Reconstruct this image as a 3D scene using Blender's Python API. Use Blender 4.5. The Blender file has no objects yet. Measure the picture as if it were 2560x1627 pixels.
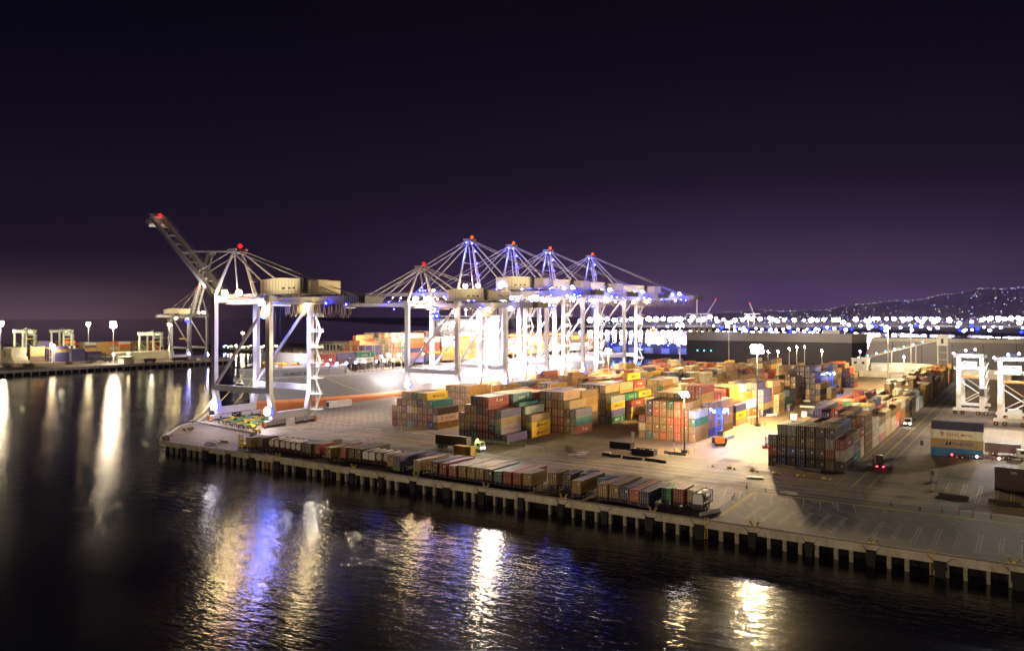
import bpy, math, random
import numpy as np
from mathutils import Vector, Matrix
rnd = random.Random(11)
S = bpy.context.scene
COL = S.collection
R = math.radians
# ------------------------------------------------------------------ camera facts
FPX, YH, CAMH, CXP = 1986.0, 788.0, 41.5, 1280.0
CA, SA = math.cos(R(33.3)), math.sin(R(33.3))
WATER = -3.7

def G(px, py, z=0.0):
    """ground point seen at a pixel of the 2560 px photo (at height z)"""
    Z = (CAMH - z) * FPX / (py - YH)
    X = (px - CXP) / FPX * Z
    return Vector((X * CA - Z * SA, X * SA + Z * CA, z))

def GX(px, y):
    """x of a pixel column of the photo on the world line y"""
    a = (px - CXP) / FPX
    return y * (a * CA - SA) / (a * SA + CA)

cam = bpy.data.cameras.new('camera')
co = bpy.data.objects.new('camera', cam)
COL.objects.link(co)
co.location = (0, 0, CAMH)
co.rotation_euler = (R(90), 0, R(33.3))
cam.sensor_width = 36
cam.lens = FPX / 2560 * 36
cam.shift_y = -25.5 / 2560
cam.clip_start = 1
cam.clip_end = 40000
cam.dof.use_dof = True
cam.dof.focus_distance = 255
cam.dof.aperture_fstop = cam.lens / 1000 / 0.22
S.camera = co

# ------------------------------------------------------------------ materials
MATS = {}

def _new(name):
    m = bpy.data.materials.new(name)
    m.use_nodes = True
    nt = m.node_tree
    nt.nodes.clear()
    out = nt.nodes.new('ShaderNodeOutputMaterial')
    return m, nt, out

def mat(name, col=(.5, .5, .5), rough=.6, metal=0., var=.3, scale=.6, objcol=False, stretch=(1, 1, 1), bump=0., dirt=None, dirt_amt=.5):
    if name in MATS:
        return MATS[name]
    m, nt, out = _new(name)
    N, L = nt.nodes.new, nt.links.new
    b = N('ShaderNodeBsdfPrincipled')
    b.inputs['Roughness'].default_value = rough
    b.inputs['Metallic'].default_value = metal
    L(b.outputs[0], out.inputs[0])
    tc = N('ShaderNodeTexCoord')
    mp = N('ShaderNodeMapping')
    mp.inputs['Scale'].default_value = stretch
    L(tc.outputs['Object'], mp.inputs[0])
    nz = N('ShaderNodeTexNoise')
    nz.inputs['Scale'].default_value = scale
    nz.inputs['Detail'].default_value = 6
    nz.inputs['Roughness'].default_value = .65
    src = mp.outputs[0]
    if objcol:
        oi = N('ShaderNodeObjectInfo')
        add = N('ShaderNodeVectorMath')
        add.operation = 'MULTIPLY_ADD'
        add.inputs[1].default_value = (1, 1, 1)
        L(src, add.inputs[0])
        sc = N('ShaderNodeVectorMath')
        sc.operation = 'SCALE'
        sc.inputs['Scale'].default_value = 37.0
        cmb = N('ShaderNodeCombineXYZ')
        for i in range(3):
            L(oi.outputs['Random'], cmb.inputs[i])
        L(cmb.outputs[0], sc.inputs[0])
        L(sc.outputs[0], add.inputs[2])
        src = add.outputs[0]
        colsock = oi.outputs['Color']
    else:
        rgb = N('ShaderNodeRGB')
        rgb.outputs[0].default_value = (*col, 1)
        colsock = rgb.outputs[0]
    L(src, nz.inputs['Vector'])
    mr = N('ShaderNodeMapRange')
    mr.inputs['From Min'].default_value = .25
    mr.inputs['From Max'].default_value = .75
    mr.inputs['To Min'].default_value = 1 - var
    mr.inputs['To Max'].default_value = 1 + var
    L(nz.outputs[0], mr.inputs[0])
    mx = N('ShaderNodeVectorMath')
    mx.operation = 'SCALE'
    L(colsock, mx.inputs[0])
    L(mr.outputs[0], mx.inputs['Scale'])
    fin = mx.outputs[0]
    if dirt is not None:
        n2 = N('ShaderNodeTexNoise')
        n2.inputs['Scale'].default_value = scale * 1.7
        n2.inputs['Detail'].default_value = 8
        n2.inputs['Roughness'].default_value = .75
        L(src, n2.inputs['Vector'])
        rp = N('ShaderNodeMapRange')
        rp.inputs['From Min'].default_value = .5
        rp.inputs['From Max'].default_value = .72
        rp.inputs['To Max'].default_value = dirt_amt
        L(n2.outputs[0], rp.inputs[0])
        mi = N('ShaderNodeMix')
        mi.data_type = 'RGBA'
        L(rp.outputs[0], mi.inputs[0])
        L(fin, mi.inputs[6])
        mi.inputs[7].default_value = (*dirt, 1)
        fin = mi.outputs[2]
    L(fin, b.inputs['Base Color'])
    if bump:
        bp = N('ShaderNodeBump')
        bp.inputs['Strength'].default_value = bump
        bp.inputs['Distance'].default_value = .1
        L(nz.outputs[0], bp.inputs['Height'])
        L(bp.outputs[0], b.inputs['Normal'])
    MATS[name] = m
    return m

def emis(name, col, strength):
    if name in MATS:
        return MATS[name]
    m, nt, out = _new(name)
    e = nt.nodes.new('ShaderNodeEmission')
    e.inputs[0].default_value = (*col, 1)
    e.inputs[1].default_value = strength
    nt.links.new(e.outputs[0], out.inputs[0])
    MATS[name] = m
    return m

M_paint = mat('container_paint', objcol=True, rough=.5, var=.22, scale=.5, stretch=(1, 1, .45), dirt=(.10, .055, .03), dirt_amt=.42)
M_gasket = mat('door_gasket', (.008, .007, .006), .9)
M_zinc = mat('galvanised_steel', (.66, .62, .54), .5, .15, .2, 2)
M_white = mat('white_paint', (.75, .74, .7), .5, var=.12)
M_plate = mat('pale_plate', (.78, .76, .7), .5, var=.1)
M_crane = mat('crane_grey_paint', (.33, .315, .345), .45, var=.12, scale=.25, dirt=(.3, .26, .22), dirt_amt=.4)
M_cream = mat('cream_panel', (.62, .54, .36), .6, var=.08, scale=.2)
M_dark = mat('dark_steel', (.05, .05, .055), .5, .3, .3)
M_black = mat('black_rubber', (.014, .014, .015), .85, var=.3)
M_orange = mat('orange_machinery', (.55, .17, .03), .5, var=.25)
M_yellow = mat('yellow_paint', (.70, .50, .03), .5, var=.2)
M_green = mat('green_steel', (.20, .50, .13), .5, var=.25)
M_glass = mat('dark_glass', (.03, .04, .05), .08, var=.1)
M_red = mat('red_paint', (.5, .04, .03), .5, var=.2)
M_rope = mat('mooring_rope', (.55, .45, .18), .9)
M_conc = mat('concrete', (.40, .37, .32), .85, var=.3, scale=.7, bump=.3, dirt=(.12, .10, .08), dirt_amt=.6)
M_wallc = mat('quay_concrete', (.55, .49, .40), .85, var=.25, scale=.35, stretch=(1, 1, .4), dirt=(.10, .08, .05), dirt_amt=.75)
M_pile = mat('pile_concrete', (.36, .32, .24), .9, var=.4, scale=1.2, dirt=(.03, .03, .02), dirt_amt=.8)
M_hull = mat('grey_hull_paint', (.29, .29, .285), .38, var=.08, scale=.06, stretch=(1, .3, 1), dirt=(.30, .26, .20), dirt_amt=.35)
M_boot = mat('orange_boot_paint', (.60, .19, .06), .45, var=.2, scale=.12, stretch=(1, .3, 1), dirt=(.25, .09, .04), dirt_amt=.5)
M_deckp = mat('ship_deck_paint', (.18, .10, .07), .7, var=.3)
M_blueP = mat('blue_machine_paint', (.05, .09, .30), .4, var=.15)
M_maroon = mat('maroon_frame', (.17, .055, .045), .6, var=.3)
M_tank = mat('tank_silver', (.66, .64, .60), .35, .2, .18, 1.5, dirt=(.2, .16, .1), dirt_amt=.5)
M_ltgreen = mat('pale_green_paint', (.52, .60, .45), .5, var=.15)
M_shed = mat('shed_grey', (.12, .12, .14), .8, var=.12, scale=.03)
M_navyhull = mat('dark_hull_paint', (.035, .037, .045), .5, var=.2, scale=.05)
M_scrub = mat('dry_scrub', (.30, .24, .15), .95, var=.4, scale=2)

E_white = emis('lamp_white', (1, .93, .84), 130)
E_warm = emis('lamp_warm', (1, .80, .52), 40)
E_mast = emis('lamp_mast', (1, .90, .88), 120)
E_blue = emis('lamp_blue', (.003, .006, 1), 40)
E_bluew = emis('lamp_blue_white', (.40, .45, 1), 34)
E_gold = emis('lamp_gold', (1, .74, .32), 300)
E_rose = emis('lamp_rose', (1, .62, .46), 190)
E_bhot = emis('lamp_blue_intense', (.02, .13, 1), 520)
E_red = emis('lamp_red', (1, .008, .004), 4)
E_ored = emis('lamp_orange_red', (1, .06, .004), 4)
E_tail = emis('lamp_tail', (1, .04, .06), 14)
E_teal = emis('lamp_teal', (.05, .55, .6), 14)
E_yel = emis('lamp_yellow', (1, .85, .1), 9)
E_win = emis('lit_window', (1, .85, .6), 3)

KIDS = {}
# ------------------------------------------------------------------ mesh building
class MB:
    def __init__(s):
        s.v, s.f, s.m, s.cur = [], [], [], 0
    def quad(s, *p):
        i = len(s.v)
        s.v += [tuple(q) for q in p]
        s.f.append(tuple(range(i, i + len(p))))
        s.m.append(s.cur)
        return s
    def box(s, x0, y0, z0, x1, y1, z1):
        i = len(s.v)
        s.v += [(x0, y0, z0), (x1, y0, z0), (x1, y1, z0), (x0, y1, z0), (x0, y0, z1), (x1, y0, z1), (x1, y1, z1), (x0, y1, z1)]
        for q in ((0, 3, 2, 1), (4, 5, 6, 7), (0, 1, 5, 4), (1, 2, 6, 5), (2, 3, 7, 6), (3, 0, 4, 7)):
            s.f.append(tuple(i + k for k in q))
            s.m.append(s.cur)
        return s
    def bar(s, p, q, w, h=None, w2=None, h2=None, side=None):
        """box beam from p to q; w across (horizontal), h the other way; optional taper"""
        p, q = Vector(p), Vector(q)
        h = h or w
        w2, h2 = w2 or w, h2 or h
        d = (q - p).normalized()
        if side is None:
            side = Vector((0, 0, 1)).cross(d) if abs(d.z) < .95 else Vector((1, 0, 0))
        side = Vector(side).normalized()
        up = d.cross(side).normalized()
        side = up.cross(d).normalized()
        i = len(s.v)
        for c, a, b in ((p, w, h), (q, w2, h2)):
            for su, sv in ((-1, -1), (1, -1), (1, 1), (-1, 1)):
                s.v.append(tuple(c + side * su * a / 2 + up * sv * b / 2))
        for k in ((0, 3, 2, 1), (4, 5, 6, 7), (0, 1, 5, 4), (1, 2, 6, 5), (2, 3, 7, 6), (3, 0, 4, 7)):
            s.f.append(tuple(i + j for j in k))
            s.m.append(s.cur)
        return s
    def tube(s, p, q, r, n=8, r2=None, cap=True):
        p, q = Vector(p), Vector(q)
        r2 = r if r2 is None else r2
        d = (q - p).normalized()
        a = d.orthogonal().normalized()
        b = d.cross(a)
        i = len(s.v)
        for c, rr in ((p, r), (q, r2)):
            for k in range(n):
                t = 2 * math.pi * k / n
                s.v.append(tuple(c + a * rr * math.cos(t) + b * rr * math.sin(t)))
        for k in range(n):
            s.f.append((i + k, i + (k + 1) % n, i + n + (k + 1) % n, i + n + k))
            s.m.append(s.cur)
        if cap:
            s.f.append(tuple(i + k for k in reversed(range(n))))
            s.f.append(tuple(i + n + k for k in range(n)))
            s.m += [s.cur, s.cur]
        return s
    def ball(s, c, r, n=8, m=5, sz=1.):
        c = Vector(c)
        i = len(s.v)
        s.v.append(tuple(c + Vector((0, 0, r * sz))))
        for a in range(1, m):
            t = math.pi * a / m
            for k in range(n):
                u = 2 * math.pi * k / n
                s.v.append((c.x + r * math.sin(t) * math.cos(u), c.y + r * math.sin(t) * math.sin(u), c.z + r * math.cos(t) * sz))
        s.v.append(tuple(c - Vector((0, 0, r * sz))))
        last = len(s.v) - 1
        for k in range(n):
            s.f.append((i, i + 1 + k, i + 1 + (k + 1) % n))
            s.f.append((last, last - n + (k + 1) % n, last - n + k))
            s.m += [s.cur] * 2
        for a in range(m - 2):
            for k in range(n):
                b0 = i + 1 + a * n
                s.f.append((b0 + k, b0 + n + k, b0 + n + (k + 1) % n, b0 + (k + 1) % n))
                s.m.append(s.cur)
        return s
    def wheel(s, c, r, w, axis='x', n=14):
        c = Vector(c)
        d = Vector((w / 2, 0, 0)) if axis == 'x' else Vector((0, w / 2, 0))
        return s.tube(c - d, c + d, r, n)
    def prism(s, pts, z0, z1):
        n = len(pts)
        i = len(s.v)
        s.v += [(x, y, z0) for x, y in pts] + [(x, y, z1) for x, y in pts]
        for k in range(n):
            s.f.append((i + k, i + (k + 1) % n, i + n + (k + 1) % n, i + n + k))
        s.f.append(tuple(i + k for k in reversed(range(n))))
        s.f.append(tuple(i + n + k for k in range(n)))
        s.m += [s.cur] * (n + 2)
        return s
    def mesh(s, name, mats):
        me = bpy.data.meshes.new(name)
        me.from_pydata(s.v, [], s.f)
        for m in (mats if isinstance(mats, (list, tuple)) else [mats]):
            me.materials.append(m)
        if any(s.m):
            me.polygons.foreach_set('material_index', s.m)
        me.update()
        return me
    def build(s, name, mats, parent=None, loc=None, smooth=False):
        me = s.mesh(name, mats)
        if smooth:
            me.polygons.foreach_set('use_smooth', [True] * len(me.polygons))
        return put(name, me, parent, loc)

def put(name, me, parent=None, loc=None):
    o = bpy.data.objects.new(name, me)
    COL.objects.link(o)
    if parent is not None:
        o.parent = parent
        KIDS.setdefault(parent.name, []).append(o)
    if loc is not None:
        o.location = loc
    return o

def tag(o, label=None, cat=None, group=None, kind=None):
    for k, v in (('label', label), ('category', cat), ('group', group), ('kind', kind)):
        if v:
            o[k] = v
    return o

def T(name, label, cat, loc=(0, 0, 0), rz=0., group=None):
    o = bpy.data.objects.new(name, None)
    COL.objects.link(o)
    o.location = loc
    o.rotation_euler = (0, 0, rz)
    return tag(o, label, cat, group)

def copy_tree(o, parent=None):
    c = o.copy()
    COL.objects.link(c)
    if parent is not None:
        c.parent = parent
        KIDS.setdefault(parent.name, []).append(c)
    for ch in list(KIDS.get(o.name, ())):
        copy_tree(ch, c)
    return c

def lamp(kind, loc, watt, col=(1, .88, .7), radius=1., parent=None, aim=None, spot=120, blend=.6):
    d = bpy.data.lights.new('lamp_light', kind)
    d.energy = watt
    d.color = col
    d.shadow_soft_size = radius
    o = bpy.data.objects.new('lamp_light', d)
    COL.objects.link(o)
    o.location = loc
    if kind == 'SPOT':
        d.spot_size = R(spot)
        d.spot_blend = blend
        v = Vector(aim) - Vector(loc)
        o.rotation_euler = v.to_track_quat('-Z', 'Y').to_euler()
    return o

_font = {}
def text_mesh(txt, mt, height=1.):
    key = (txt, mt.name, height)
    if key in _font:
        return _font[key]
    c = bpy.data.curves.new('lettering', 'FONT')
    c.body = txt
    c.size = height
    c.extrude = .006
    c.offset = .012 * height
    c.align_x = 'CENTER'
    c.align_y = 'CENTER'
    o = bpy.data.objects.new('lettering', c)
    COL.objects.link(o)
    dg = bpy.context.evaluated_depsgraph_get()
    me = bpy.data.meshes.new_from_object(o.evaluated_get(dg))
    me.materials.clear()
    me.materials.append(mt)
    bpy.data.objects.remove(o)
    _font[key] = me
    return me
ROT_XP = Matrix(((0, 0, 1), (1, 0, 0), (0, 1, 0))).to_euler()     # text on a +x face
ROT_YN = Matrix(((1, 0, 0), (0, 0, -1), (0, 1, 0))).to_euler()    # text on a -y face

ORD = ['bottom', 'second', 'third', 'fourth', 'fifth', 'sixth', 'seventh', 'eighth', 'ninth', 'tenth', 'eleventh', 'twelfth', 'thirteenth', 'fourteenth', 'fifteenth', 'sixteenth']
NTH = ['first'] + ORD[1:] + ['seventeenth', 'eighteenth', 'nineteenth', 'twentieth']

# ------------------------------------------------------------------ night sky
w = bpy.data.worlds.new('World')
S.world = w
w.use_nodes = True
nt = w.node_tree
nt.nodes.clear()
N, L = nt.nodes.new, nt.links.new
wo, bg, tc, sep = N('ShaderNodeOutputWorld'), N('ShaderNodeBackground'), N('ShaderNodeTexCoord'), N('ShaderNodeSeparateXYZ')
L(bg.outputs[0], wo.inputs[0])
L(tc.outputs['Generated'], sep.inputs[0])
cr = N('ShaderNodeValToRGB')
L(sep.outputs[2], cr.inputs[0])
el = cr.color_ramp.elements
stops = [(0., (.020, .0125, .027)), (.035, (.0155, .0095, .023)), (.09, (.0095, .0058, .0165)), (.18, (.0045, .0030, .0100)), (.30, (.0016, .0013, .0055)), (.45, (.0008, .0009, .0032)), (1., (.0006, .0006, .0015))]
while len(el) < len(stops):
    el.new(.5)
for e, (p, c) in zip(el, stops):
    e.position = p
    e.color = (*c, 1)
def glow(px, width, col, zfall):
    """light pollution over a bright part of the port: a soft patch of sky round one compass direction"""
    d = Vector(((px - CXP) / FPX * CA - SA, (px - CXP) / FPX * SA + CA, 0)).normalized()
    dt = N('ShaderNodeVectorMath'); dt.operation = 'DOT_PRODUCT'
    L(tc.outputs['Generated'], dt.inputs[0]); dt.inputs[1].default_value = d
    mr = N('ShaderNodeMapRange'); mr.interpolation_type = 'SMOOTHERSTEP'
    mr.inputs['From Min'].default_value = math.cos(R(width)); mr.inputs['From Max'].default_value = 1
    L(dt.outputs['Value'], mr.inputs[0])
    mz = N('ShaderNodeMapRange'); mz.interpolation_type = 'SMOOTHERSTEP'
    mz.inputs['From Min'].default_value = zfall; mz.inputs['From Max'].default_value = -.02
    L(sep.outputs[2], mz.inputs[0])
    mu = N('ShaderNodeMath'); mu.operation = 'MULTIPLY'
    L(mr.outputs[0], mu.inputs[0]); L(mz.outputs[0], mu.inputs[1])
    vs = N('ShaderNodeVectorMath'); vs.operation = 'SCALE'
    vs.inputs[0].default_value = col
    L(mu.outputs[0], vs.inputs['Scale'])
    return vs.outputs[0]
acc = cr.outputs[0]
for g in (glow(1800, 34, (.026, .012, .036), .18), glow(120, 15, (.055, .031, .028), .085), glow(-80, 12, (.04, .029, .040), .06), glow(1500, 12, (.05, .026, .05), .07)):
    a = N('ShaderNodeVectorMath'); a.operation = 'ADD'
    L(acc, a.inputs[0]); L(g, a.inputs[1])
    acc = a.outputs[0]
L(acc, bg.inputs[0])
bg.inputs[1].default_value = 1.0

# ------------------------------------------------------------------ water
m, nt, out = _new('harbour_water')
N, L = nt.nodes.new, nt.links.new
b = N('ShaderNodeBsdfPrincipled')
b.inputs['Base Color'].default_value = (.002, .006, .009, 1)
b.inputs['Roughness'].default_value = .17
b.inputs['IOR'].default_value = 1.36
L(b.outputs[0], out.inputs[0])
tc = N('ShaderNodeTexCoord')
def rip(scale, rot, stretch):
    mp = N('ShaderNodeMapping')
    mp.inputs['Rotation'].default_value = (0, 0, R(rot))
    mp.inputs['Scale'].default_value = stretch
    L(tc.outputs['Object'], mp.inputs[0])
    z = N('ShaderNodeTexNoise')
    z.inputs['Scale'].default_value = scale
    z.inputs['Detail'].default_value = 2
    z.inputs['Roughness'].default_value = .55
    L(mp.outputs[0], z.inputs['Vector'])
    return z.outputs[0]
mx = N('ShaderNodeMath'); mx.operation = 'MULTIPLY_ADD'
L(rip(1.3, -36, (.5, 1.5, 1)), mx.inputs[0])
mx.inputs[1].default_value = .06
mb_ = N('ShaderNodeMath'); mb_.operation = 'MULTIPLY'
L(rip(.32, -28, (.5, 1.6, 1)), mb_.inputs[0]); mb_.inputs[1].default_value = .08
L(mb_.outputs[0], mx.inputs[2])
# calm and ruffled patches
pr = N('ShaderNodeMapRange')
L(rip(.018, -33, (1, 1.6, 1)), pr.inputs[0])
pr.inputs['From Min'].default_value = .35; pr.inputs['From Max'].default_value = .65
pr.inputs['To Min'].default_value = .12; pr.inputs['To Max'].default_value = .19
bp = N('ShaderNodeBump')
ds = N('ShaderNodeVectorMath'); ds.operation = 'DISTANCE'
L(tc.outputs['Object'], ds.inputs[0]); ds.inputs[1].default_value = (-60, 130, 0)
df = N('ShaderNodeMapRange')
L(ds.outputs['Value'], df.inputs[0])
df.inputs['From Min'].default_value = 250; df.inputs['From Max'].default_value = 900
df.inputs['To Min'].default_value = 1; df.inputs['To Max'].default_value = .04
L(df.outputs[0], bp.inputs['Strength'])
rf = N('ShaderNodeMapRange'); L(df.outputs[0], rf.inputs[0]); rf.inputs['To Min'].default_value = .35
rm = N('ShaderNodeMath'); rm.operation = 'MULTIPLY'
L(pr.outputs[0], rm.inputs[0]); L(rf.outputs[0], rm.inputs[1]); L(rm.outputs[0], b.inputs['Roughness'])
bp.inputs['Distance'].default_value = 1.0
L(mx.outputs[0], bp.inputs['Height'])
L(bp.outputs[0], b.inputs['Normal'])
tag(MB().quad((-8400, -450, WATER), (8400, -450, WATER), (8400, 14400, WATER), (-8400, 14400, WATER)).build('water', m), kind='structure')

# ------------------------------------------------------------------ wharf deck
m, nt, out = _new('wharf_paving')
N, L = nt.nodes.new, nt.links.new
b = N('ShaderNodeBsdfPrincipled')
b.inputs['Roughness'].default_value = .7
L(b.outputs[0], out.inputs[0])
tc = N('ShaderNodeTexCoord')
def nz(scale, stretch, det=6, rough=.65):
    mp = N('ShaderNodeMapping'); mp.inputs['Scale'].default_value = stretch
    L(tc.outputs['Object'], mp.inputs[0])
    z = N('ShaderNodeTexNoise'); z.inputs['Scale'].default_value = scale; z.inputs['Detail'].default_value = det; z.inputs['Roughness'].default_value = rough
    L(mp.outputs[0], z.inputs['Vector'])
    return z.outputs[0]
def rng(s, a, b_, c, d):
    q = N('ShaderNodeMapRange'); q.inputs['From Min'].default_value = a; q.inputs['From Max'].default_value = b_
    q.inputs['To Min'].default_value = c; q.inputs['To Max'].default_value = d
    L(s, q.inputs[0]); return q.outputs[0]
def mul(a, b_):
    q = N('ShaderNodeMath'); q.operation = 'MULTIPLY'; L(a, q.inputs[0]); L(b_, q.inputs[1]); return q.outputs[0]
f = mul(rng(nz(.05, (1, 1, 1)), .3, .7, .72, 1.25), rng(nz(.5, (.05, 1, 1)), .35, .7, 1.2, .5))
f = mul(f, rng(nz(.35, (1, .06, 1), 5), .4, .75, 1.1, .72))
f = mul(f, rng(nz(2.2, (1, 1, 1), 8), .3, .7, .85, 1.15))
f = mul(f, rng(nz(.13, (1, 1, 1), 8, .8), .56, .68, 1., .45))
br = N('ShaderNodeTexBrick')
br.inputs['Scale'].default_value = .16
br.inputs['Mortar Size'].default_value = .012
br.inputs['Color1'].default_value = (1, 1, 1, 1); br.inputs['Color2'].default_value = (.86, .86, .86, 1); br.inputs['Mortar'].default_value = (.55, .55, .55, 1)
br.offset = 0
L(tc.outputs['Object'], br.inputs['Vector'])
f = mul(f, br.outputs['Color'])
v = N('ShaderNodeVectorMath'); v.operation = 'SCALE'; v.inputs[0].default_value = (.19, .138, .082)
L(f, v.inputs['Scale'])
L(v.outputs[0], b.inputs['Base Color'])
DECK = [(90, 156), (90, 690), (-272, 690), (-272, 189), (-270, 184), (-266.5, 179.5), (-261, 174), (-254, 167), (-248.5, 161), (-244, 157.6), (-238, 156)]
tag(MB().prism(DECK, -.9, 0).build('wharf_deck', m), kind='structure')
M_pave = m
tag(MB().quad((-57, 156.6, .003), (89, 156.6, .003), (89, 193.2, .003), (-57, 193.2, .003)).build('trailer_park_pavement', mat('worn_asphalt', (.030, .026, .019), .75, var=.45, scale=.35, stretch=(.35, 1, 1), dirt=(.03, .026, .02), dirt_amt=.7)), kind='structure')
# kerb along the edge
k = MB()
for p, q in ((DECK[10], DECK[0]), (DECK[9], DECK[10]), (DECK[8], DECK[9]), (DECK[7], DECK[8]), (DECK[6], DECK[7]), (DECK[5], DECK[6]), (DECK[4], DECK[5])):
    d = Vector((q[0] - p[0], q[1] - p[1], 0)).normalized()
    n = Vector((-d.y, d.x, 0)) * .22
    a, c = Vector((*p, .13)) + n, Vector((*q, .13)) + n
    k.bar(a - d * .05, c + d * .05, .40, .26)
tag(k.build('wharf_kerb', M_conc), kind='structure')
# quay wall: beam along the edge, piles, black backing that stands in for the void's shade
qw = T('quay_wall', 'long pale concrete quay wall on dark piles along the wharf edge', 'quay wall', (-100, 156, 0))
def edge_wall(p, q, mb, z0=-1.45, z1=.10, t=.5):
    p, q = Vector((*p, (z0 + z1) / 2)), Vector((*q, (z0 + z1) / 2))
    d = (q - p).normalized()
    n = Vector((d.y, -d.x, 0)) * (t / 2 - .02)
    mb.bar(p + n, q + n, t, z1 - z0)
off = Vector((100, -156, 0))
mb = MB()
for i in range(3, 10):
    edge_wall(DECK[i], DECK[i + 1], mb)
edge_wall(DECK[10], (-200, 156), mb); edge_wall((-199.95, 156), (-150, 156), mb); edge_wall((-149.95, 156), (-104, 156), mb); edge_wall((-103.95, 156), (-60, 156), mb); edge_wall((-59.95, 156), (90, 156), mb)
mb.build('fascia_panel', M_wallc, qw, off)
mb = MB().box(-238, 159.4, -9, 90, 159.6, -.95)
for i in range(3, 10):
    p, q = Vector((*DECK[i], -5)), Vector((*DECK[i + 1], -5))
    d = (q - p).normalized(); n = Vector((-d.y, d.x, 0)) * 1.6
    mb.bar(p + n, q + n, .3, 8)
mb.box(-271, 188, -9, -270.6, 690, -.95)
mb.build('void_wall', mat('soot_black', (.006, .006, .006), .95), qw, off)  # near-black colour paints the shade under the deck
pile = MB().box(-.38, -.38, -7, .38, .38, -1.44).mesh('pile', M_pile)
for i in range(78):
    x = -236 + i * 3.06
    if i % 13 == 7:
        continue
    o = put('pile', pile, qw, Vector((x + rnd.uniform(-.35, .35), 155.95 + rnd.uniform(0, .5), 0)) + off)
    o.scale = (rnd.uniform(.7, 1.15), 1, 1)

fd = T('rubber_fender', 'black rubber dock fender hung on the quay wall', 'fender', (0, 0, 0), 0, 'black rubber fenders along the quay wall')
q = MB().box(-1.0, -.75, -2.3, 1.0, 0, -.85); q.box(-.8, -.6, -6, .8, 0, -2.32)
q.build('fender_block', M_black, fd)
for s in (-1, 1):
    MB().bar((s * 1.0, -.15, -.9), (s * 2.1, -.05, .0), .09).build('chain', M_dark, fd)
fx = [GX(a, 155.5) for a in (462, 516, 572, 632, 694, 820, 882, 955, 1034, 1118, 1206, 1304, 1405, 1512, 1626, 1750, 1882, 2024, 2178, 2350, 2545)]
for i, x in enumerate(fx):
    o = fd if i == 0 else copy_tree(fd)
    o.location = (x, 155.50, rnd.uniform(-.25, .1)); o.scale = (rnd.uniform(.75, 1.1), 1, 1); o.rotation_euler = (0, rnd.uniform(-.03, .03), 0)
for x in [GX(a, 156.5) for a in (695, 884, 1040, 1215, 1408, 1632, 1886, 2183, 2534)]:
    bo = T('mooring_bollard', 'weathered yellow double horned mooring bollard on the wharf kerb', 'bollard', (x, 156.55, 0), 0, 'yellow mooring bollards along the kerb')
    for s in (-1, 1):
        MB().tube((s * .35, 0, .26), (s * .9, 0, 1.15), .2, 8, .26).build('horn', mat('weathered_yellow', (.36, .27, .05), .7, var=.4, scale=2), bo)
    MB().box(-.8, -.35, .2, .8, .4, .34).build('base_plate', M_yellow, bo)

for i, px_ in enumerate((668, 848, 1765, 2330)):
    t = T('wall_ladder', 'steel ladder down the quay wall, ' + ['first', 'second', 'third', 'fourth'][i] + ' from the wharf corner', 'ladder', (GX(px_, 155.4), 155.42, 0))
    for s in (-.3, .3):
        MB().bar((s, 0, -3.6), (s, 0, .9), .08).build('rail', M_yellow, t)
    mb = MB()
    for k in range(12):
        mb.bar((-.3, 0, -3.4 + k * .34), (.3, 0, -3.4 + k * .34), .05)
    mb.build('rung_slat', M_yellow, t)
# ------------------------------------------------------------------ painted markings
wm, ym = MB(), MB()
def stripe(mb, p, q, wd, z=.006):
    p, q = Vector((p[0], p[1], 0)), Vector((q[0], q[1], 0))
    d = (q - p).normalized(); n = Vector((-d.y, d.x, 0)) * wd / 2
    zz = Vector((0, 0, z))
    mb.quad(p - n + zz, q - n + zz, q + n + zz, p + n + zz)
stripe(ym, (-55.0, 187), (60, 187), .75)
stripe(ym, (-55.0, 186.6), (-54.3, 161), .42); stripe(ym, (-54.3, 186.6), (-53.6, 161), .2)
for i in range(16):                                     # double stall lines by the kerb
    x = -49.6 + i * 3.42
    for s in (0, .55):
        stripe(wm, (x + s, 161.5), (x + s, 174.5), .13)
for y, x0, x1, wd in ((193.5, -170, 60, .22), (198.2, -120, 60, .24), (202.6, -200, 60, .3), (208.4, -96, 60, .2)):
    stripe(wm if y != 202.6 else ym, (x0, y), (x1, y), wd, .008)
for y, x0, x1, wd in ((190.2, -60, -30, .35), (215.5, -215, -166, .25), (219.4, -262, -205, .2)):
    stripe(ym if y < 191 else wm, (x0, y), (x1, y), wd, .010)
for i in range(30):                                     # slanted stall ends behind the trailers
    x = -134 + i * 3.55
    stripe(wm, (x, 178.5), (x - 1.9, 186.5), .13, .010)
for i in range(9):                                      # stalls at the far side of the road
    x = -17.5 + i * 3.3
    stripe(wm, (x, 203), (x, 225), .16, .012); stripe(wm, (x + .6, 203), (x + .6, 225), .1, .012)
for i in range(170):                                     # worn scuffs in the trailer park
    x, y = rnd.uniform(-60, 0), rnd.uniform(160, 185)
    stripe(wm, (x, y), (x + rnd.uniform(-2.4, -1), y + rnd.uniform(1, 2.4)), .11, .014)
for x in (-40.6, -36.8, -33.2):                         # long lane lines beside the container rows
    stripe(ym, (x, 206), (x, 640), .32 if x == -36.8 else .2, .010)
for i in range(16):                                     # grid of dashes on the apron by the ship
    for j in range(15):
        x, y = -262 + j * 3.3, 208 + i * 3.4
        stripe(wm, (x - .7, y), (x + .7, y), .22, .006)
tm, pp = MB(), MB()
tq = random.Random(44)
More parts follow.
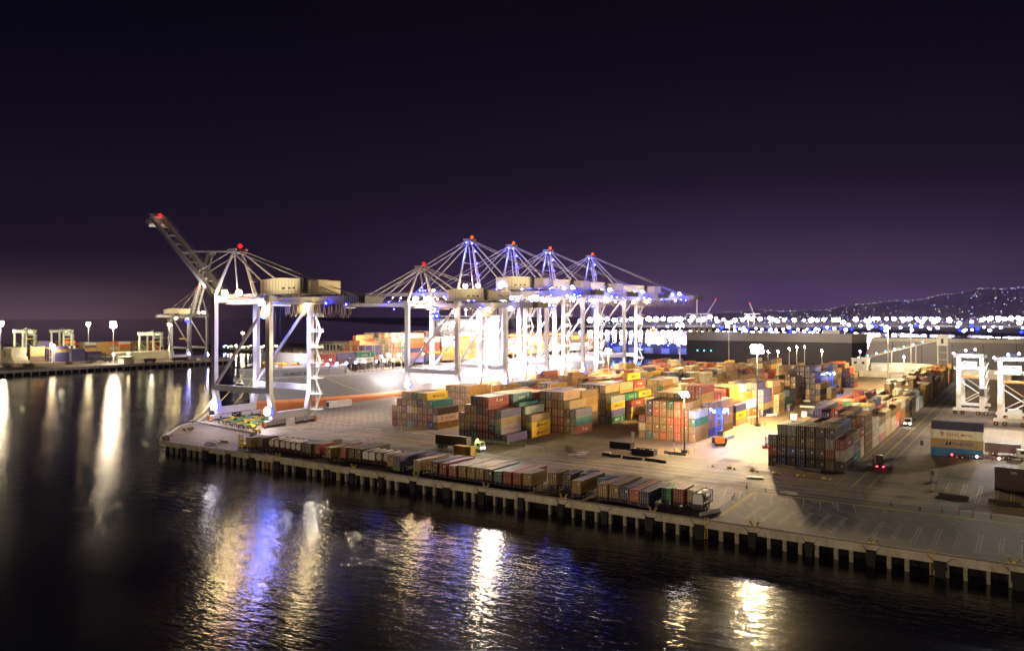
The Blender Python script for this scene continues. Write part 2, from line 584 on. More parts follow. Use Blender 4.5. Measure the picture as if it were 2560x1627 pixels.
for i in range(110):
    cx, cy = tq.uniform(-235, 30), tq.uniform(159, 222)
    r_ = tq.uniform(14, 60); a0 = tq.uniform(0, 6.28); a1 = a0 + tq.uniform(.3, 1.1)
    if i % 2:
        r_ = 900; a0 = -math.pi / 2 + tq.uniform(-.02, .02); a1 = a0 + tq.uniform(.015, .06)
    cx, cy = cx - r_ * math.cos(a0), cy - r_ * math.sin(a0)
    for off_ in (0, 1.9):
        n = 10
        for k in range(n):
            p = [(cx + (r_ + off_) * math.cos(a0 + (a1 - a0) * q_ / n), cy + (r_ + off_) * math.sin(a0 + (a1 - a0) * q_ / n)) for q_ in (k, k + 1)]
            if all(158 < b_ < 224 and a_ > -236 for a_, b_ in p) and not any(abs(a_ + 150) < 20 and b_ > 205 for a_, b_ in p):
                stripe(tm, p[0], p[1], .34, .0045)
for i in range(90):
    x, y = tq.uniform(-230, 40), tq.uniform(175, 224); w_, l_ = tq.uniform(1.5, 7), tq.uniform(1.5, 5)
    stripe(pp, (x, y), (x + w_, y), l_, .0036 + i * 1e-5)
tag(tm.build('tyre_marking', mat('tyre_rubber_trace', (.055, .045, .034), .8, var=.3)), kind='structure')
tag(pp.build('pavement_patch', mat('asphalt_patch', (.085, .066, .044), .85, var=.35, scale=.8)), kind='structure')
wmo = wm.build('road_marking', mat('worn_white_marking', (.62, .58, .48), .8, var=.45, scale=1.5, dirt=(.2, .17, .13), dirt_amt=.8)); tag(wmo, kind='structure')
ymo = ym.build('lane_marking', mat('worn_yellow_marking', (.55, .42, .05), .8, var=.4, scale=1.2, dirt=(.2, .17, .12), dirt_amt=.75)); tag(ymo, kind='structure')
rl = MB()
for x in (-268, -236):
    for s in (-.12, .12):
        stripe(rl, (x + s, 186), (x + s, 690), .1, .016)
tag(rl.build('crane_rail_surface', M_dark), kind='structure')

# ------------------------------------------------------------------ containers
PAL = dict(b=(.35, .195, .045), r=(.33, .04, .018), o=(.62, .12, .015), y=(.74, .45, .006), w=(.70, .63, .46), n=(.035, .032, .10), u=(.03, .05, .30),
           g=(.015, .17, .075), t=(.06, .22, .22), s=(.16, .18, .25), k=(.085, .050, .026), c=(.28, .47, .55), e=(.40, .41, .37), m=(.33, .20, .19), v=(.42, .10, .30), p=(.40, .12, .09), q=(.02, .21, .46), l=(.12, .10, .24), a=(.42, .28, .12))
CNAME = dict(b='tan brown', r='rust red', o='bright orange', y='golden yellow', w='cream white', n='navy blue', u='royal blue', g='dark green', t='teal', s='slate blue', k='dark brown', c='pale cyan', e='light grey', m='mauve brown', v='magenta', p='salmon red', q='bright blue', l='dull purple', a='ochre')

def container_shell(Lc, h, closed):
    mb = MB()
    W = 1.175
    for sx in (-1, 1):
        for y0, y1 in ((0, .16), (Lc - .16, Lc)):
            mb.box(min(sx * W, sx * (W - .16)), y0, 0, max(sx * W, sx * (W - .16)), y1, h)
        for z0, z1 in ((.0, .17), (h - .11, h)):
            mb.box(min(sx * W, sx * (W - .1)), .16, z0, max(sx * W, sx * (W - .1)), Lc - .16, z1)
        # corrugated side
        pitch = .46
        n = int((Lc - .32) / pitch)
        st = (Lc - .32) / n
        ys = []
        for i in range(n):
            a = .16 + i * st
            ys += [(a, .012), (a + st * .34, .012), (a + st * .5, .075), (a + st * .84, .075)]
        ys.append((Lc - .16, .012))
        for (ya, oa), (yb, ob) in zip(ys, ys[1:]):
            xa, xb = sx * (W - oa), sx * (W - ob)
            p = [(xa, ya, .17), (xb, yb, .17), (xb, yb, h - .11), (xa, ya, h - .11)]
            mb.quad(*(p if sx > 0 else p[::-1]))
    # roof with shallow ribs
    n = 14
    st = (Lc - .2) / n
    for i in range(n):
        a = .1 + i * st
        for ya, yb, za, zb in ((a, a + st * .45, h - .02, h - .02), (a + st * .45, a + st * .5, h - .02, h - .05), (a + st * .5, a + st * .95, h - .05, h - .05), (a + st * .95, a + st, h - .05, h - .02)):
            mb.quad((-W + .1, ya, za), (W - .1, ya, za), (W - .1, yb, zb), (-W + .1, yb, zb))
    mb.box(-W + .16, Lc - .1, .1, W - .16, Lc - .03, h - .05)
    mb.box(-W + .1, .16, .05, W - .1, Lc - .16, .14)
    for z0, z1 in ((0, .16), (h - .13, h)):
        mb.box(-W + .16, 0, z0, W - .16, .16, z1)
    mb.cur = 1
    mb.box(-W + .16, .07, .16, W - .16, .15, h - .13)
    if closed:
        mb.cur = 0
        for sx in (-1, 1):
            mb.box(sx * .52 - .47, .03, .2, sx * .52 + .47, .068, h - .17)
        mb.cur = 2
        for x in (-.8, -.3, .3, .8):
            mb.box(x - .03, 0.0, .22, x + .03, .028, h - .2)
    return mb.mesh('container_shell', [M_paint, M_gasket, M_zinc])
_sh = {}
def shell_mesh(Lc, h, closed):
    k = (Lc, h, closed)
    if k not in _sh:
        _sh[k] = container_shell(*k)
    return _sh[k]
_dm = {}
def door_mesh(h):
    if h not in _dm:
        d = MB().box(.04, -.02, .03, .93, .03, h - .40)
        for z in (.25, .85, 1.45, 2.05):
            d.box(.1, -.035, z, .87, -.02, z + .3)
        g = MB()
        for x in (.2, .74):
            g.tube((x, -.07, -.1), (x, -.07, h - .28), .045, 6)
            g.box(x - .02, -.1, .85, x + .26, -.06, .92)
        _dm[h] = (d.mesh('door', M_paint), g.mesh('lock_rod', M_zinc))
    return _dm[h]
PLATES = []
for k, rects in enumerate((((.1, 1.85, .8, 2.05), (.1, 1.6, .5, 1.72)), ((.15, 1.95, .45, 2.2), (.55, 1.95, .85, 2.2), (.2, 1.5, .75, 1.62)), ((.1, .5, .4, .75), (.2, 1.7, .8, 1.9)), ((.25, 1.3, .7, 1.8),))):
    q = MB()
    for x0, z0, x1, z1 in rects:
        q.box(x0, -.05, z0, x1, -.036, z1)
    PLATES.append(q.mesh('data_panel', M_plate))
M_ltr = {'w': M_plate, 'k': mat('black_lettering', (.02, .02, .03), .6), 'r': mat('red_lettering', (.42, .05, .04), .6), 'b': mat('blue_lettering', (.04, .05, .22), .6)}
LOGO = MB()
for dx in (0, .62):                                       # slanted double emblem
    LOGO.prism([(dx, 0), (dx + .5, .12), (dx + .62, 1.0), (dx + .35, .86), (dx + .25, .55), (dx + .1, .5)], 0, .012)
LOGO = LOGO.mesh('emblem', M_ltr['k'])
BOXT = MB()
for r in ((0, .75, 1, 1), (.38, 0, .62, .75), (0, .45, .2, .68), (.8, .45, 1, .68), (.15, 0, .85, .14)):
    BOXT.box(r[0], r[1], 0, r[2], r[3], .012)
BOXT = BOXT.mesh('emblem', M_ltr['r'])

# every container: dict(x, y, z, L, h, c(olour), rot, t(ext), label, group)
CONT = []
def add(x, y, z, c, label, L=12.19, h=2.69, rot=0., text=None, group='shipping containers stacked on the quay', grp=None, closed=False):
    CONT.append(dict(x=x, y=y, z=z, c=c, label=label, L=L, h=h, rot=rot, t=text, group=group, closed=closed))

def block(desc, xr, yf, tiers, L=12.19, pitch=2.48, hs=None, texts=None, cols=None):
    """a bay of stacked containers. tiers: strings, bottom up, columns west to east, '.' = none"""
    n = max(len(t) for t in tiers)
    top = [0.] * n
    for k, row in enumerate(tiers):
        for i, c in enumerate(row):
            if c == '.':
                continue
            h = 2.9 if (hs and hs[i] == 'h') else 2.59 if (hs and hs[i] == 's') else 2.74
            tx = (texts or {}).get((i, k))
            where = ('alone' if n == 1 else 'inland end' if i == n - 1 else 'ship end' if i == 0 else f'{NTH[i]} from ship side')
            add(xr - (n - i - .5) * pitch, yf, top[i], c, f'{CNAME[c]} container, {ORD[k]} tier, {where}, {desc}', L, h - .05, 0, tx)
            top[i] += h
HL, YM_, KL, UA = 'hl', 'ym', 'kl', 'ua'
block('block facing the ship bow', -180.5, 226, ['rbbcbbbub', 'rbbbbborw', 'aarwybbbk', '.rbbbnbt.', '..babgby.'.replace('babgby', 'abgby.')], hs='ssssssssss', texts={(8, 1): YM_, (6, 4): HL})
block('stepped block behind the lone truck', -143, 215, ['kntrrrnl', 'bbkrrne.', 'bbbrrsa.', '.bbnrrl.', '..nrr...'], hs='hhhhhsss', texts={(6, 1): YM_, (4, 4): KL})
block('bay with two yellow boxes below', -142, 228.5, ['bbbrrbby', 'bbrrbbby', 'bkbbkbba', 'bbkbbte.', '.bbbt...'], hs='hhhhhhss', texts={(7, 1): HL, (7, 0): HL, (4, 4): UA})
block('bay between the yellow boxes and the salmon box', -150.5, 243, ['kbbbk', 'bbkbb', 'bkbbb', 'bbkbb', 'bbabb'])
block('block with a salmon corner box', -132.9, 243, ['kkrrkp', 'kbrrbt', 'krbbks', 'kbrba.', 'ksba..'], hs='hhhhhh', texts={(5, 0): KL})
block('bay behind the salmon corner box', -138, 257, ['bkbbkbk', 'kbbkbbk', 'bbkbbbb', 'bbbkbwb', 'bbabw.b'])
block('block with a green corner box', -135.1, 275, ['kbbkkg', 'kakbkl', 'kbnbky', 'kkbbke', 'kkkka.'], hs='hhhhhs', texts={(5, 0): UA, (5, 2): HL})
block('bay with a red corner box', -132.8, 288.2, ['bkbkky', 'kbkkka', 'bkbkkr', 'bbbbg.', 'bbaa..'], hs='hhhhss', texts={(5, 0): HL, (5, 2): KL, (4, 3): UA})
block('bay by the cross aisle', -132.8, 301, ['bbkby', 'kbbba', 'bbbba', 'bbby.', 'bbr..', '.y...'], hs='hhhss', texts={(3, 3): HL, (2, 4): KL, (1, 5): HL})
block('wide block by short lamp post', -92, 249, ['btbobobb', 'wbbbbobb', 'rbbbooog', '.nobbaoe', '.nbbgob.'], hs='ssssssss', pitch=2.52)
block('mauve bay behind the short lamp post', -92, 262, ['bbkbbkbu', 'kbbbkbbm', 'bbkbbbkm', 'bbrnkbbm', 'bbbkkrb.', '....brr.'], hs='hhhhhhhh', pitch=2.52)
block('bay beside the tall container handler', -92, 275, ['bbkbbkbb', 'kbbbkbbm', 'bbkbbbkm', 'bbrnkbbm', 'bbbkkrr.'], hs='hhhhhhhh', pitch=2.52)
block('block with tall orange sides', -92.9, 294, ['kkbkkbba', 'bkkbkkby', 'kkbkkkkn', 'kkkkkko.', 'kkkkkko.'], hs='hhhhhhhs', texts={(7, 1): HL})
block('bay before the bright mast', -91.8, 307, ['bkoboo', 'kboboo', 'bkbooc', 'bbkbo.', 'bbbc..'], texts={(5, 1): KL})
block('lone low row beside the bright mast', -88.6, 303, ['a'], L=6.06)
block('block below the bright mast', -92.3, 328, ['bbkban', 'abbaba', 'wnnnal', 'annnal', 'annan.'])
block('bay behind the purple boxes', -92.0, 340.8, ['kbbbk', 'bbbba', 'abbbo', 'bbabb', 'aabba'])
block('ochre stack of three beside the bright mast', -89.3, 340.3, ['a', 'a', 'a'], L=9)
block('bay topped by a yellow box and a pale cyan box', -91.4, 353.4, ['kbbbg', 'bbbbg', 'bkbbc', 'bbky.'], texts={(3, 3): HL})
block('lone slate row beyond the cyan box', -88.2, 353.1, ['s'], L=7)
block('tall navy block with pale markings', -86.2, 403, ['knknnbnb', 'babnbann', 'wbnnnnna', 'wknnnnn.', 'bbnnnnn.', 'b..nnn..'][:6])
block('bay with yellow edges behind the navy block', -83.7, 416, ['bkbnby', 'kbbbnw', 'bbknb.', 'wbkb..'])
block('far block behind the second container handler', -86, 488, ['bkbkkr', 'rbwbbk', 'ktewrb', 'bbbbr.', 'obob..'])
block('far block topped by an orange box', -90, 501, ['bkbkk', 'rbrbb', 'bkewr', 'bbbvb', 'noo..'])
# long lane of single rows beside the road
block('dark block by the yellow lanes', -41.5, 222.6, ['kukukkak', 'rnunkkrw'.replace('n', 'n'), 'skbkbker', '.eekkkk.'], hs='hhhhhhhh', pitch=2.5, texts={(7, 2): KL, (7, 1): KL})
lane = [(235.6, ['.kkbkkbt', 'kkbkkbkm', 'bkbbkbba', '....bku.'], {(7, 0): UA}), (248.4, ['kb.bkkba', 'bbkbkbbb', 'kbbbkkbp', '........'], {(7, 2): KL}), (256, ['bbkkbkbb', 'kbbkbkbb', 'bkbbkbkb', '.....bbb'], {}),
        (269, ['kbbkbbtw', 'bbkbbkww', 'nlkrtkww', 'llnrtkk.'], {(7, 1): KL}), (281.8, ['bbnkbkop', 'kbnkkbww', 'nkkswnka', 'nsgsww..'], {(7, 0): KL}), (294.6, ['kkbbkkya', 'bkbkbkaa', 'arbaowka', 'nrgwya..'], {}),
        (307.4, ['bkbrbkba', 'abbobboa', 'aeabroob', 'aeao.n..'], {}), (320.2, ['bkbbkkop', 'bobkbobo', 'wbowrbob', 'o.l.....'], {(7, 0): KL}), (333, ['kbbkbbrb', 'bbrbkbwb', 'abwwabow', '.r......'], {}),
        (345.8, ['bkbbkbkb', 'kbbkbkbk', 'owowbrbb', '..r.....'], {}), (365, ['.bbkbkbb', 'r.bkbkbk', '.bw.bwbk', '.....w..'], {}), (377.8, ['bkbkbwbw', 'wbwbkbww', 'bbkbewwe', '...b....'], {}), (395, ['bkbbkbkw', 'bkbbkbrw', '...b.bw.'], {}),
        (414, ['bbkbkbby', '.bkwkbky', '.wwebbby', '.w.b.b..'], {(7, 1): HL}), (426.8, ['kkbbkkbb', '.bbwbwbb', '.b.wbwab', '........'], {}), (445, ['bkbbkkor', '.bbkobob', '..wwobwb', '...wr.rn'], {}), (457.8, ['bkbkkbkb', 'bobbkbob', 'bwwbowwb', '..ob....'], {}), (475, ['bkbkrbkb', '.bkbboba', '.wowbwrn', '.w.bw...'], {}),
        (488, ['bkbkkbok', 'bbkbrbkb', '.wwborbw', '..w.wb..'], {}), (505, ['bkbbkrob', '.bkbkbao', '..wbwbwb', '..w..brb'], {}), (518, ['kkbbkbbg', '.bbkbrbt', '.wbwbbwb', '...wbobb'], {}), (540, ['.bkbkbbr', '.wbwbbbo', '..bw.bwa', '....wbb.'], {}), (556, ['.bkbbkbg', '..bkwbbt', '..wbbwot', '...w.boy'], {}), (572, ['..bkbkbe', '..bwbobw', '...bwbab'], {})]
for i, (y, tr, tx) in enumerate(lane):
    block(f'{NTH[i % 20]}{" far" if i > 19 else ""} bay behind the dark corner block', -42, y, tr, pitch=2.5, texts=tx, L=6.06 if y == 248.4 else 12.19, hs=''.join(rnd.choice('hs') for _ in range(8)))
# deep lanes behind: mixed bays, generated
def deep(desc, xr, ncol, ys, hts, seed, pal='bbbbbakrbwnybosbabr'):
    q = random.Random(seed)
    for j, (y, h) in enumerate(zip(ys, hts)):
        cols = [max(2, min(5, h + q.choice((0, 0, 0, 0, -1, -1)))) for _ in range(ncol)]
        if q.random() < .6:
            cols[-1] = max(2, h - q.choice((0, 1, 1, 2)))
        tr = [''.join((q.choice(pal) if t < cols[i] else '.') for i in range(ncol)) for t in range(max(cols))]
        tx = {}
        for t in range(len(tr)):
            for i in range(ncol):
                if tr[t][i] in 'wry' and i >= ncol - 3 and q.random() < .75:
                    tx[(i, t)] = {'w': YM_, 'r': KL, 'y': HL}[tr[t][i]]
        block(f'{NTH[j]} bay of {desc}', xr, y, tr, hs=''.join(q.choice('hs') for _ in range(ncol)), texts=tx)
block('tall tan bay behind the bow block', -189, 257, ['kbbbb', 'abbbb', 'bbabb', 'bbbbb', 'bbbbb'], hs='sssss')
deep('the apron lane', -181.5, 8, [270, 283, 300, 313, 328, 341, 358, 371], [4, 4, 4, 4, 5, 3, 4, 4], 5)
deep('the pale far lane', -181.5, 8, [390, 403, 420, 433, 450, 463, 480, 493], [4, 5, 4, 4, 5, 5, 4, 4], 8, 'bbbawwrbonbp')
deep('the middle lane', -151, 5, [270, 283, 300, 313, 330, 343, 360, 373, 390, 403, 420, 433, 450, 463], [5, 4, 5, 4, 5, 4, 5, 5, 4, 5, 4, 5, 4, 5], 21)
block('bay topped by yellow and cream boxes', -133.5, 327, ['kbkbb', 'byabn', 'aybbk', 'abag.', 'nybbw'.replace('w', 'b')], hs='sssss', texts={(3, 3): UA})
block('bay with a cream lettered box on top', -133.5, 340, ['kbkbb', 'bbbbk', 'bbkbn', 'kgbbw', 'bbw..'], hs='sssss', texts={(4, 3): YM_, (2, 4): YM_})
block('bay with three cream boxes', -133.5, 380, ['kbkbb', 'bbbbw', 'nabbw', 'nabww', 'naaw.'], hs='sssss', texts={(4, 1): YM_, (4, 2): YM_, (4, 3): YM_, (3, 4): YM_})
deep('the cream box lane', -133.5, 6, [355, 400, 413, 430, 443, 460, 473, 490, 503], [4, 4, 5, 4, 5, 5, 4, 5, 5], 33)
deep('the purple box lane', -92, 8, [366, 379, 430, 443, 460, 473], [4, 5, 5, 5, 5, 4], 17, 'bbbkkknnbbrsbb')

# ------------------------------------------------------------------ trailers parked along the kerb
def chassis_proto(Lc, mt, name='trailer_chassis'):
    t = T(name, 'x', 'trailer')
    q = MB()
    for s in (-.5, .5):
        q.box(s - .09, 0, .86, s + .09, Lc, 1.16)
    for y in (.1, Lc * .25, Lc * .5, Lc * .75, Lc - .15):
        q.box(-1.2, y - .1, 1.0, 1.2, y + .1, 1.2)
    q.box(-1.2, -.02, .55, 1.2, .1, .72)
    for s in (-.8, .8):
        q.box(s - .05, 0, .7, s + .05, .1, 1.0)
    q.build('frame', mt, t)
    for s in (-1, 1):
        for y in (1.4, 2.75):
            wq = MB().wheel((s * .88, y, .5), .5, .58)
            wo = wq.build('wheel', M_black, t)
            MB().wheel((s * .88, y, .5), .24, .62).build('rim', M_zinc, wo)
        MB().box(s * .75 - .1, Lc * .78, 0, s * .75 + .1, Lc * .78 + .2, 1.0).build('landing_leg', mt, t)
        MB().box(s * .95 - .14, -.05, .74, s * .95 + .14, -.02, .9).build('tail_lamp', M_red, t)
    return t
def relabel(o, label, cat=None, group=None):
    o['label'] = label
    if cat: o['category'] = cat
    if group: o['group'] = group
CH = {}
def chassis(x, y, Lc, mt, label, rot=0., grp='trailer chassis parked along the kerb'):
    k = (round(Lc), mt.name)
    if k not in CH:
        o = CH[k] = chassis_proto(Lc, mt)
    else:
        o = copy_tree(CH[k])
    o.location = (x, y, 0); o.rotation_euler = (0, 0, rot)
    relabel(o, label, 'trailer', grp)
    return o
TANK = {}
def tank(x, y, z, label, white, ring, rot=0.):
    k = (white, ring)
    if k not in TANK:
        t = TANK[k] = T('tank_container', 'x', 'tank')
        q = MB()
        for s in (-1, 1):
            for yy in (.07, 6.0):
                q.box(s * 1.2 - .07, yy - .07, 0, s * 1.2 + .07, yy + .07, 2.6)
            for z0 in (.08, 2.52):
                q.box(s * 1.2 - .07, .14, z0 - .08, s * 1.2 + .07, 5.93, z0 + .08)
            q.bar((s * 1.2, .2, 2.4), (s * 1.2, 1.8, .2), .1)
            q.bar((s * 1.2, 5.9, 2.4), (s * 1.2, 4.3, .2), .1)
        for yy in (.07, 6.0):
            for z0 in (.08, 2.52):
                q.box(-1.13, yy - .07, z0 - .07, 1.13, yy + .07, z0 + .07)
        q.build('frame', M_maroon if ring else M_dark, t)
        q = MB().tube((0, .5, 1.32), (0, 5.6, 1.32), 1.1, 20)
        q.tube((0, .25, 1.32), (0, .5, 1.32), .75, 20, 1.1); q.tube((0, 5.6, 1.32), (0, 5.85, 1.32), 1.1, 20, .75)
        q.build('tank_shell', M_tank, t, smooth=True)
        q = MB()
        if ring:
            q.tube((0, .02, 1.32), (0, .1, 1.32), .98, 20)
        else:
            q.prism([(-1.1, .25), (1.1, .25), (1.1, 2.0), (.6, 2.45), (-.6, 2.45), (-1.1, 2.0)], -.04, .04)
            q.v = [(a, .06 - c, b_) for a, b_, c in q.v]
        q.build('end_plate', M_white if white else M_tank, t)
        q = MB()
        q.box(-.45, .4, 2.5, .45, 5.6, 2.56); q.tube((0, 3, 2.5), (0, 3, 2.75), .35, 10); q.box(-1, 2.6, 2.5, 1, 2.9, 2.55)
        q.build('walkway', M_zinc, t)
        o = t
    else:
        o = copy_tree(TANK[k])
    o.location = (x, y, z); o.rotation_euler = (0, 0, rot)
    relabel(o, label, 'tank', 'tank containers on trailers by the kerb')
M_chb = mat('blue_black_steel', (.05, .055, .10), .5, .2, .3)
# (x, y, colour, length, chassis, text)   40 ft boxes stand nearer the kerb, 20 ft ones further back
row = [(-201, 159, 'b', 6.06, 0), (-198.0, 161, 'k', 6.06, 0), (-179.6, 162, 'k', 6.06, 0), (-176.8, 161, 'k', 12.19, 0), (-174.2, 162, 'r', 6.06, 0), (-167.2, 159.6, 'b', 12.19, 1), (-163.2, 161.5, 'r', 12.19, 0), (-160.7, 162.2, 'k', 12.19, 0), (-158.2, 162.2, 'k', 12.19, 0),
       (-143.4, 159.2, 'b', 6.06, 1), (-140.8, 158.8, 'l', 12.19, 2), (-137.6, 165, 'l', 6.06, 0), (-134.0, 159.0, 'a', 12.19, 2), (-128.1, 158.8, 'k', 12.19, 1), (-125.0, 158.4, 'r', 12.19, 1), (-121.8, 158.2, 'p', 12.19, 0), (-119.0, 158.6, 'b', 12.19, 0), (-116.3, 158.6, 'b', 12.19, 1), (-113.9, 158.9, 'b', 12.19, 1), (-111.2, 158.8, 'k', 12.19, 0),
       (-108.3, 158.6, 't', 12.19, 0), (-105.5, 158.5, 'r', 12.19, 1), (-102.8, 158.7, 'r', 12.19, 1), (-100.3, 159.2, 'b', 7.2, 1), (-95.6, 163.1, 'b', 6.06, 1), (-92.2, 164, 'k', 6.06, 1), (-89.6, 167.4, 's', 6.06, 0), (-86.6, 158.3, 'b', 12.19, 1), (-83.2, 164.3, 't', 6.06, 0), (-80.0, 158.4, 'b', 12.19, 1), (-77.4, 158.8, 'b', 12.19, 0),
       (-74.9, 158.8, 'n', 12.19, 1), (-72.3, 158.2, 'o', 12.19, 1), (-69.7, 157.5, 'n', 12.19, 0), (-67.1, 163.4, 'g', 6.06, 1), (-64.1, 163.0, 'r', 6.06, 1), (-61.5, 164.3, 'a', 6.06, 1)]
cm = [M_dark, M_chb, M_green]
tk = [(-194.5, 162.2), (-191.9, 162.1), (-189.2, 162), (-186.7, 161.9), (-184.2, 161.8), (-181.8, 161.6)]
for i, (x, y) in enumerate(tk):
    tank(x, y, 1.24, f'silver tank in a maroon frame, {NTH[i]} of six from the wharf corner', True, True)
    chassis(x, y - .1, 6.4, M_dark, f'dark chassis under the {NTH[i]} silver tank from the wharf corner')
for i, (x, y, wh) in enumerate(((-155.6, 162.5, True), (-153.1, 162.4, True), (-150.6, 162.5, False), (-147.8, 162.4, False))):
    tank(x, y, 1.24, f'{"white ended" if wh else "dull grey ended"} tank, {NTH[i]} of four before the purple trailer', wh, not wh)
    chassis(x, y - .1, 6.4, M_dark, f'dark chassis under the {NTH[i]} tank of four before the purple trailer')
tank(-59.5, 162.2, 1.24, 'white ended tank in a black frame at the end of the trailer row', True, False)
chassis(-59.5, 162.1, 6.4, M_dark, 'dark chassis under the white ended tank closing the trailer row')
for i, (x, y, c, Lc, ck) in enumerate(row):
    pos = f'{NTH[i % 20]} in the kerb row, {"crane half" if i < 20 else "open end half"}'
    add(x, y, 1.24, c, f'{CNAME[c]} container on a trailer, {pos}', Lc, 2.85 if c in 'bklr' else 2.59, 0, None, 'containers on trailers along the kerb', closed=False)
    chassis(x, y - .1, Lc + .3, cm[ck], f'{["dark", "blue black", "bright green"][ck]} chassis under the {CNAME[c]} container, {pos}')
# containers standing lengthwise to the road (rot -90: local +x side looks at the water)
def along(x, y, z, c, label, Lc=12.19, h=2.69, text=None, group=None):
    add(x, y, z, c, label, Lc, h, R(-90), text, group or 'containers lying along the road')
along(-157.2, 196.6, 1.3, 'k', 'dark brown container on the lone road truck', 12.19, 2.85)
along(-140.3, 184.0, 1.3, 'y', 'golden yellow short container on a trailer beside the road truck', 6.06, 2.6)
for i, (c, tx, d, dx) in enumerate((('u', None, 'bottom bright blue', 0), ('a', HL, 'second tier ochre lettered', .1), ('e', YM_, 'third tier pale lettered', 0), ('n', None, 'top dark navy', .25))):
    along(-25.7 + dx, 267.0, i * 2.6, {'u': 'q', 'a': 'a', 'e': 'w', 'n': 'n'}[c], f'{d} container of the stack of four beside the yellow lanes', 13.4, 2.55, tx)
along(-12.2, 277, .9, 'm', 'mauve brown container on the trailer behind the stack of four', 9)
along(-7.8, 222.2, 0.05, 'k', 'dark container at the road edge with pale letters, lower one', 12.19, 2.7)
along(-7.8, 222.2, 2.78, 'k', 'dark container at the road edge with pale letters, upper one', 12.19, 2.7, 'sol')
add(-259.5, 247.5, 0.9, 'w', 'white refrigerated container alone on the apron by the ship bow', 12.19, 2.75, R(-8), 'reefer', 'containers lying along the road')

# ------------------------------------------------------------------ containers on the ship and across the channel
SHX = -277.6
def shipbay(y, z0, tiers, desc, n=17, L=12.19, texts=None):
    for k, rowc in enumerate(tiers):
        for i, c in enumerate(rowc):
            if c == '.':
                continue
            add(SHX - (len(rowc) - i - .5) * 2.52, y, z0 + k * 2.62, c, f'{CNAME[c]} container, {ORD[k]} tier, {NTH[i]} from open water, ship {desc}', L, 2.57, 0, (texts or {}).get((i, k)), 'containers stowed on the ship deck', closed=True)
sr = random.Random(3)
def rr(n, pal):
    return ''.join(sr.choice(pal) for _ in range(n))
shipbay(258, 18.0, ['bkbrbnbkbrbbrkbbr', 'bbkrbnbkbrbbrkber'], 'bow bay')
shipbay(271, 18.0, ['bkbrbnbkbrbbrkbbk', 'bbkrbnbkbrbbrkbll'], 'second bow bay')
shipbay(284, 18.0, ['bkbrbnbkbrbbrkbbw', 'bbkrbnbkbrbbokbng'], 'third bow bay', texts={(16, 1): UA, (16, 0): YM_})
shipbay(299, 18.0, ['....nbkbrbbrkb...', '....bbobboobol...', '......goobool....', '.........ooo.....', '..........o......'], 'fourth bow bay')
for j, (y, hh) in enumerate(((323, 5), (337, 5), (351, 5), (365, 6), (379, 5))):
    pal = 'ooobbwwnrkoee'
    rows = [rr(17, pal) for _ in range(hh)]
    if j == 0:
        rows = ['bkokbbobkobbobbnl', 'rkokobobkobbobpnp', 'kkooonobkobboonnn', 'kgoogobbkbbbobbgo', '.wwkwbwwwbbowwbwb']
        rows.append('......wkwowkwkwww'); rows[5] = '....wwwkwowkwkwww'
    if j == 1:
        rows[4] = 'wwwwowwwewweobwww'
    shipbay(y, 16.2, rows, f'{NTH[j]} tall bay before the bridge')
for j, (y, hh) in enumerate(((428, 4), (442, 5), (456, 3), (486, 5), (500, 5), (514, 4), (534, 3))):
    shipbay(y, 16.2, [rr(17, 'obrrbkokbw') for _ in range(hh)], f'{NTH[j]} bay behind the bridge')
LQX = -637.
def lq(px, py):
    return G(px, py)
def leftstack(px, py, tiers, desc, L=12.19, pitch=2.6, texts=None):
    p = lq(px, py)
    for k, rowc in enumerate(tiers):
        for i, c in enumerate(rowc):
            if c != '.':
                add(p.x - (len(rowc) - i - .5) * pitch, p.y, k * 2.74, c, f'{CNAME[c]} container, {ORD[k]} tier, {NTH[i]} from the back, {desc}', L, 2.7, 0, None, 'containers in the yard across the channel', closed=True)
leftstack(36, 909, ['wwwwwwwww', 'wwwwwbww.', 'wwbwwbw..', 'wwbwwww..', '.wwwwww..'], 'cream stack across the channel')
leftstack(76, 906, ['kkkkk', 'kkkkk', 'kkkkb', '...bb', '...bb'], 'dark stack behind the cream stack')
leftstack(137, 904.5, ['nonlnunn', 'nnnnlann', 'nnnlnonn', 'lln.nnbb', '.rnlln.l'], 'purple stack across the channel')
leftstack(179, 903, ['lnlnlnll', 'nlnnlnll', 'nnnlnnll', 'nlnlnnsl'], 'purple bay beside the paved ramp')
leftstack(222, 901, ['lnln', 'nlll', '.nln'], 'low purple bay by the ramp')
for i, (px, py, n, cs) in enumerate(((214, 890, 7, 'bbkboew'), (245, 889, 7, 'bkbwbbk'), (270, 887, 6, 'kbeoek'), (300, 886, 6, 'wobks'), (350, 884, 6, 'nskbbe'), (385, 884, 5, 'bbkor'), (100, 885, 7, 'bkwell'), (160, 884, 7, 'bobwkr'))):
    q = random.Random(50 + i)
    leftstack(px, py, [''.join(q.choice(cs) for _ in range(n)) for _ in range(5)], f'{NTH[i]} distant row across the channel')

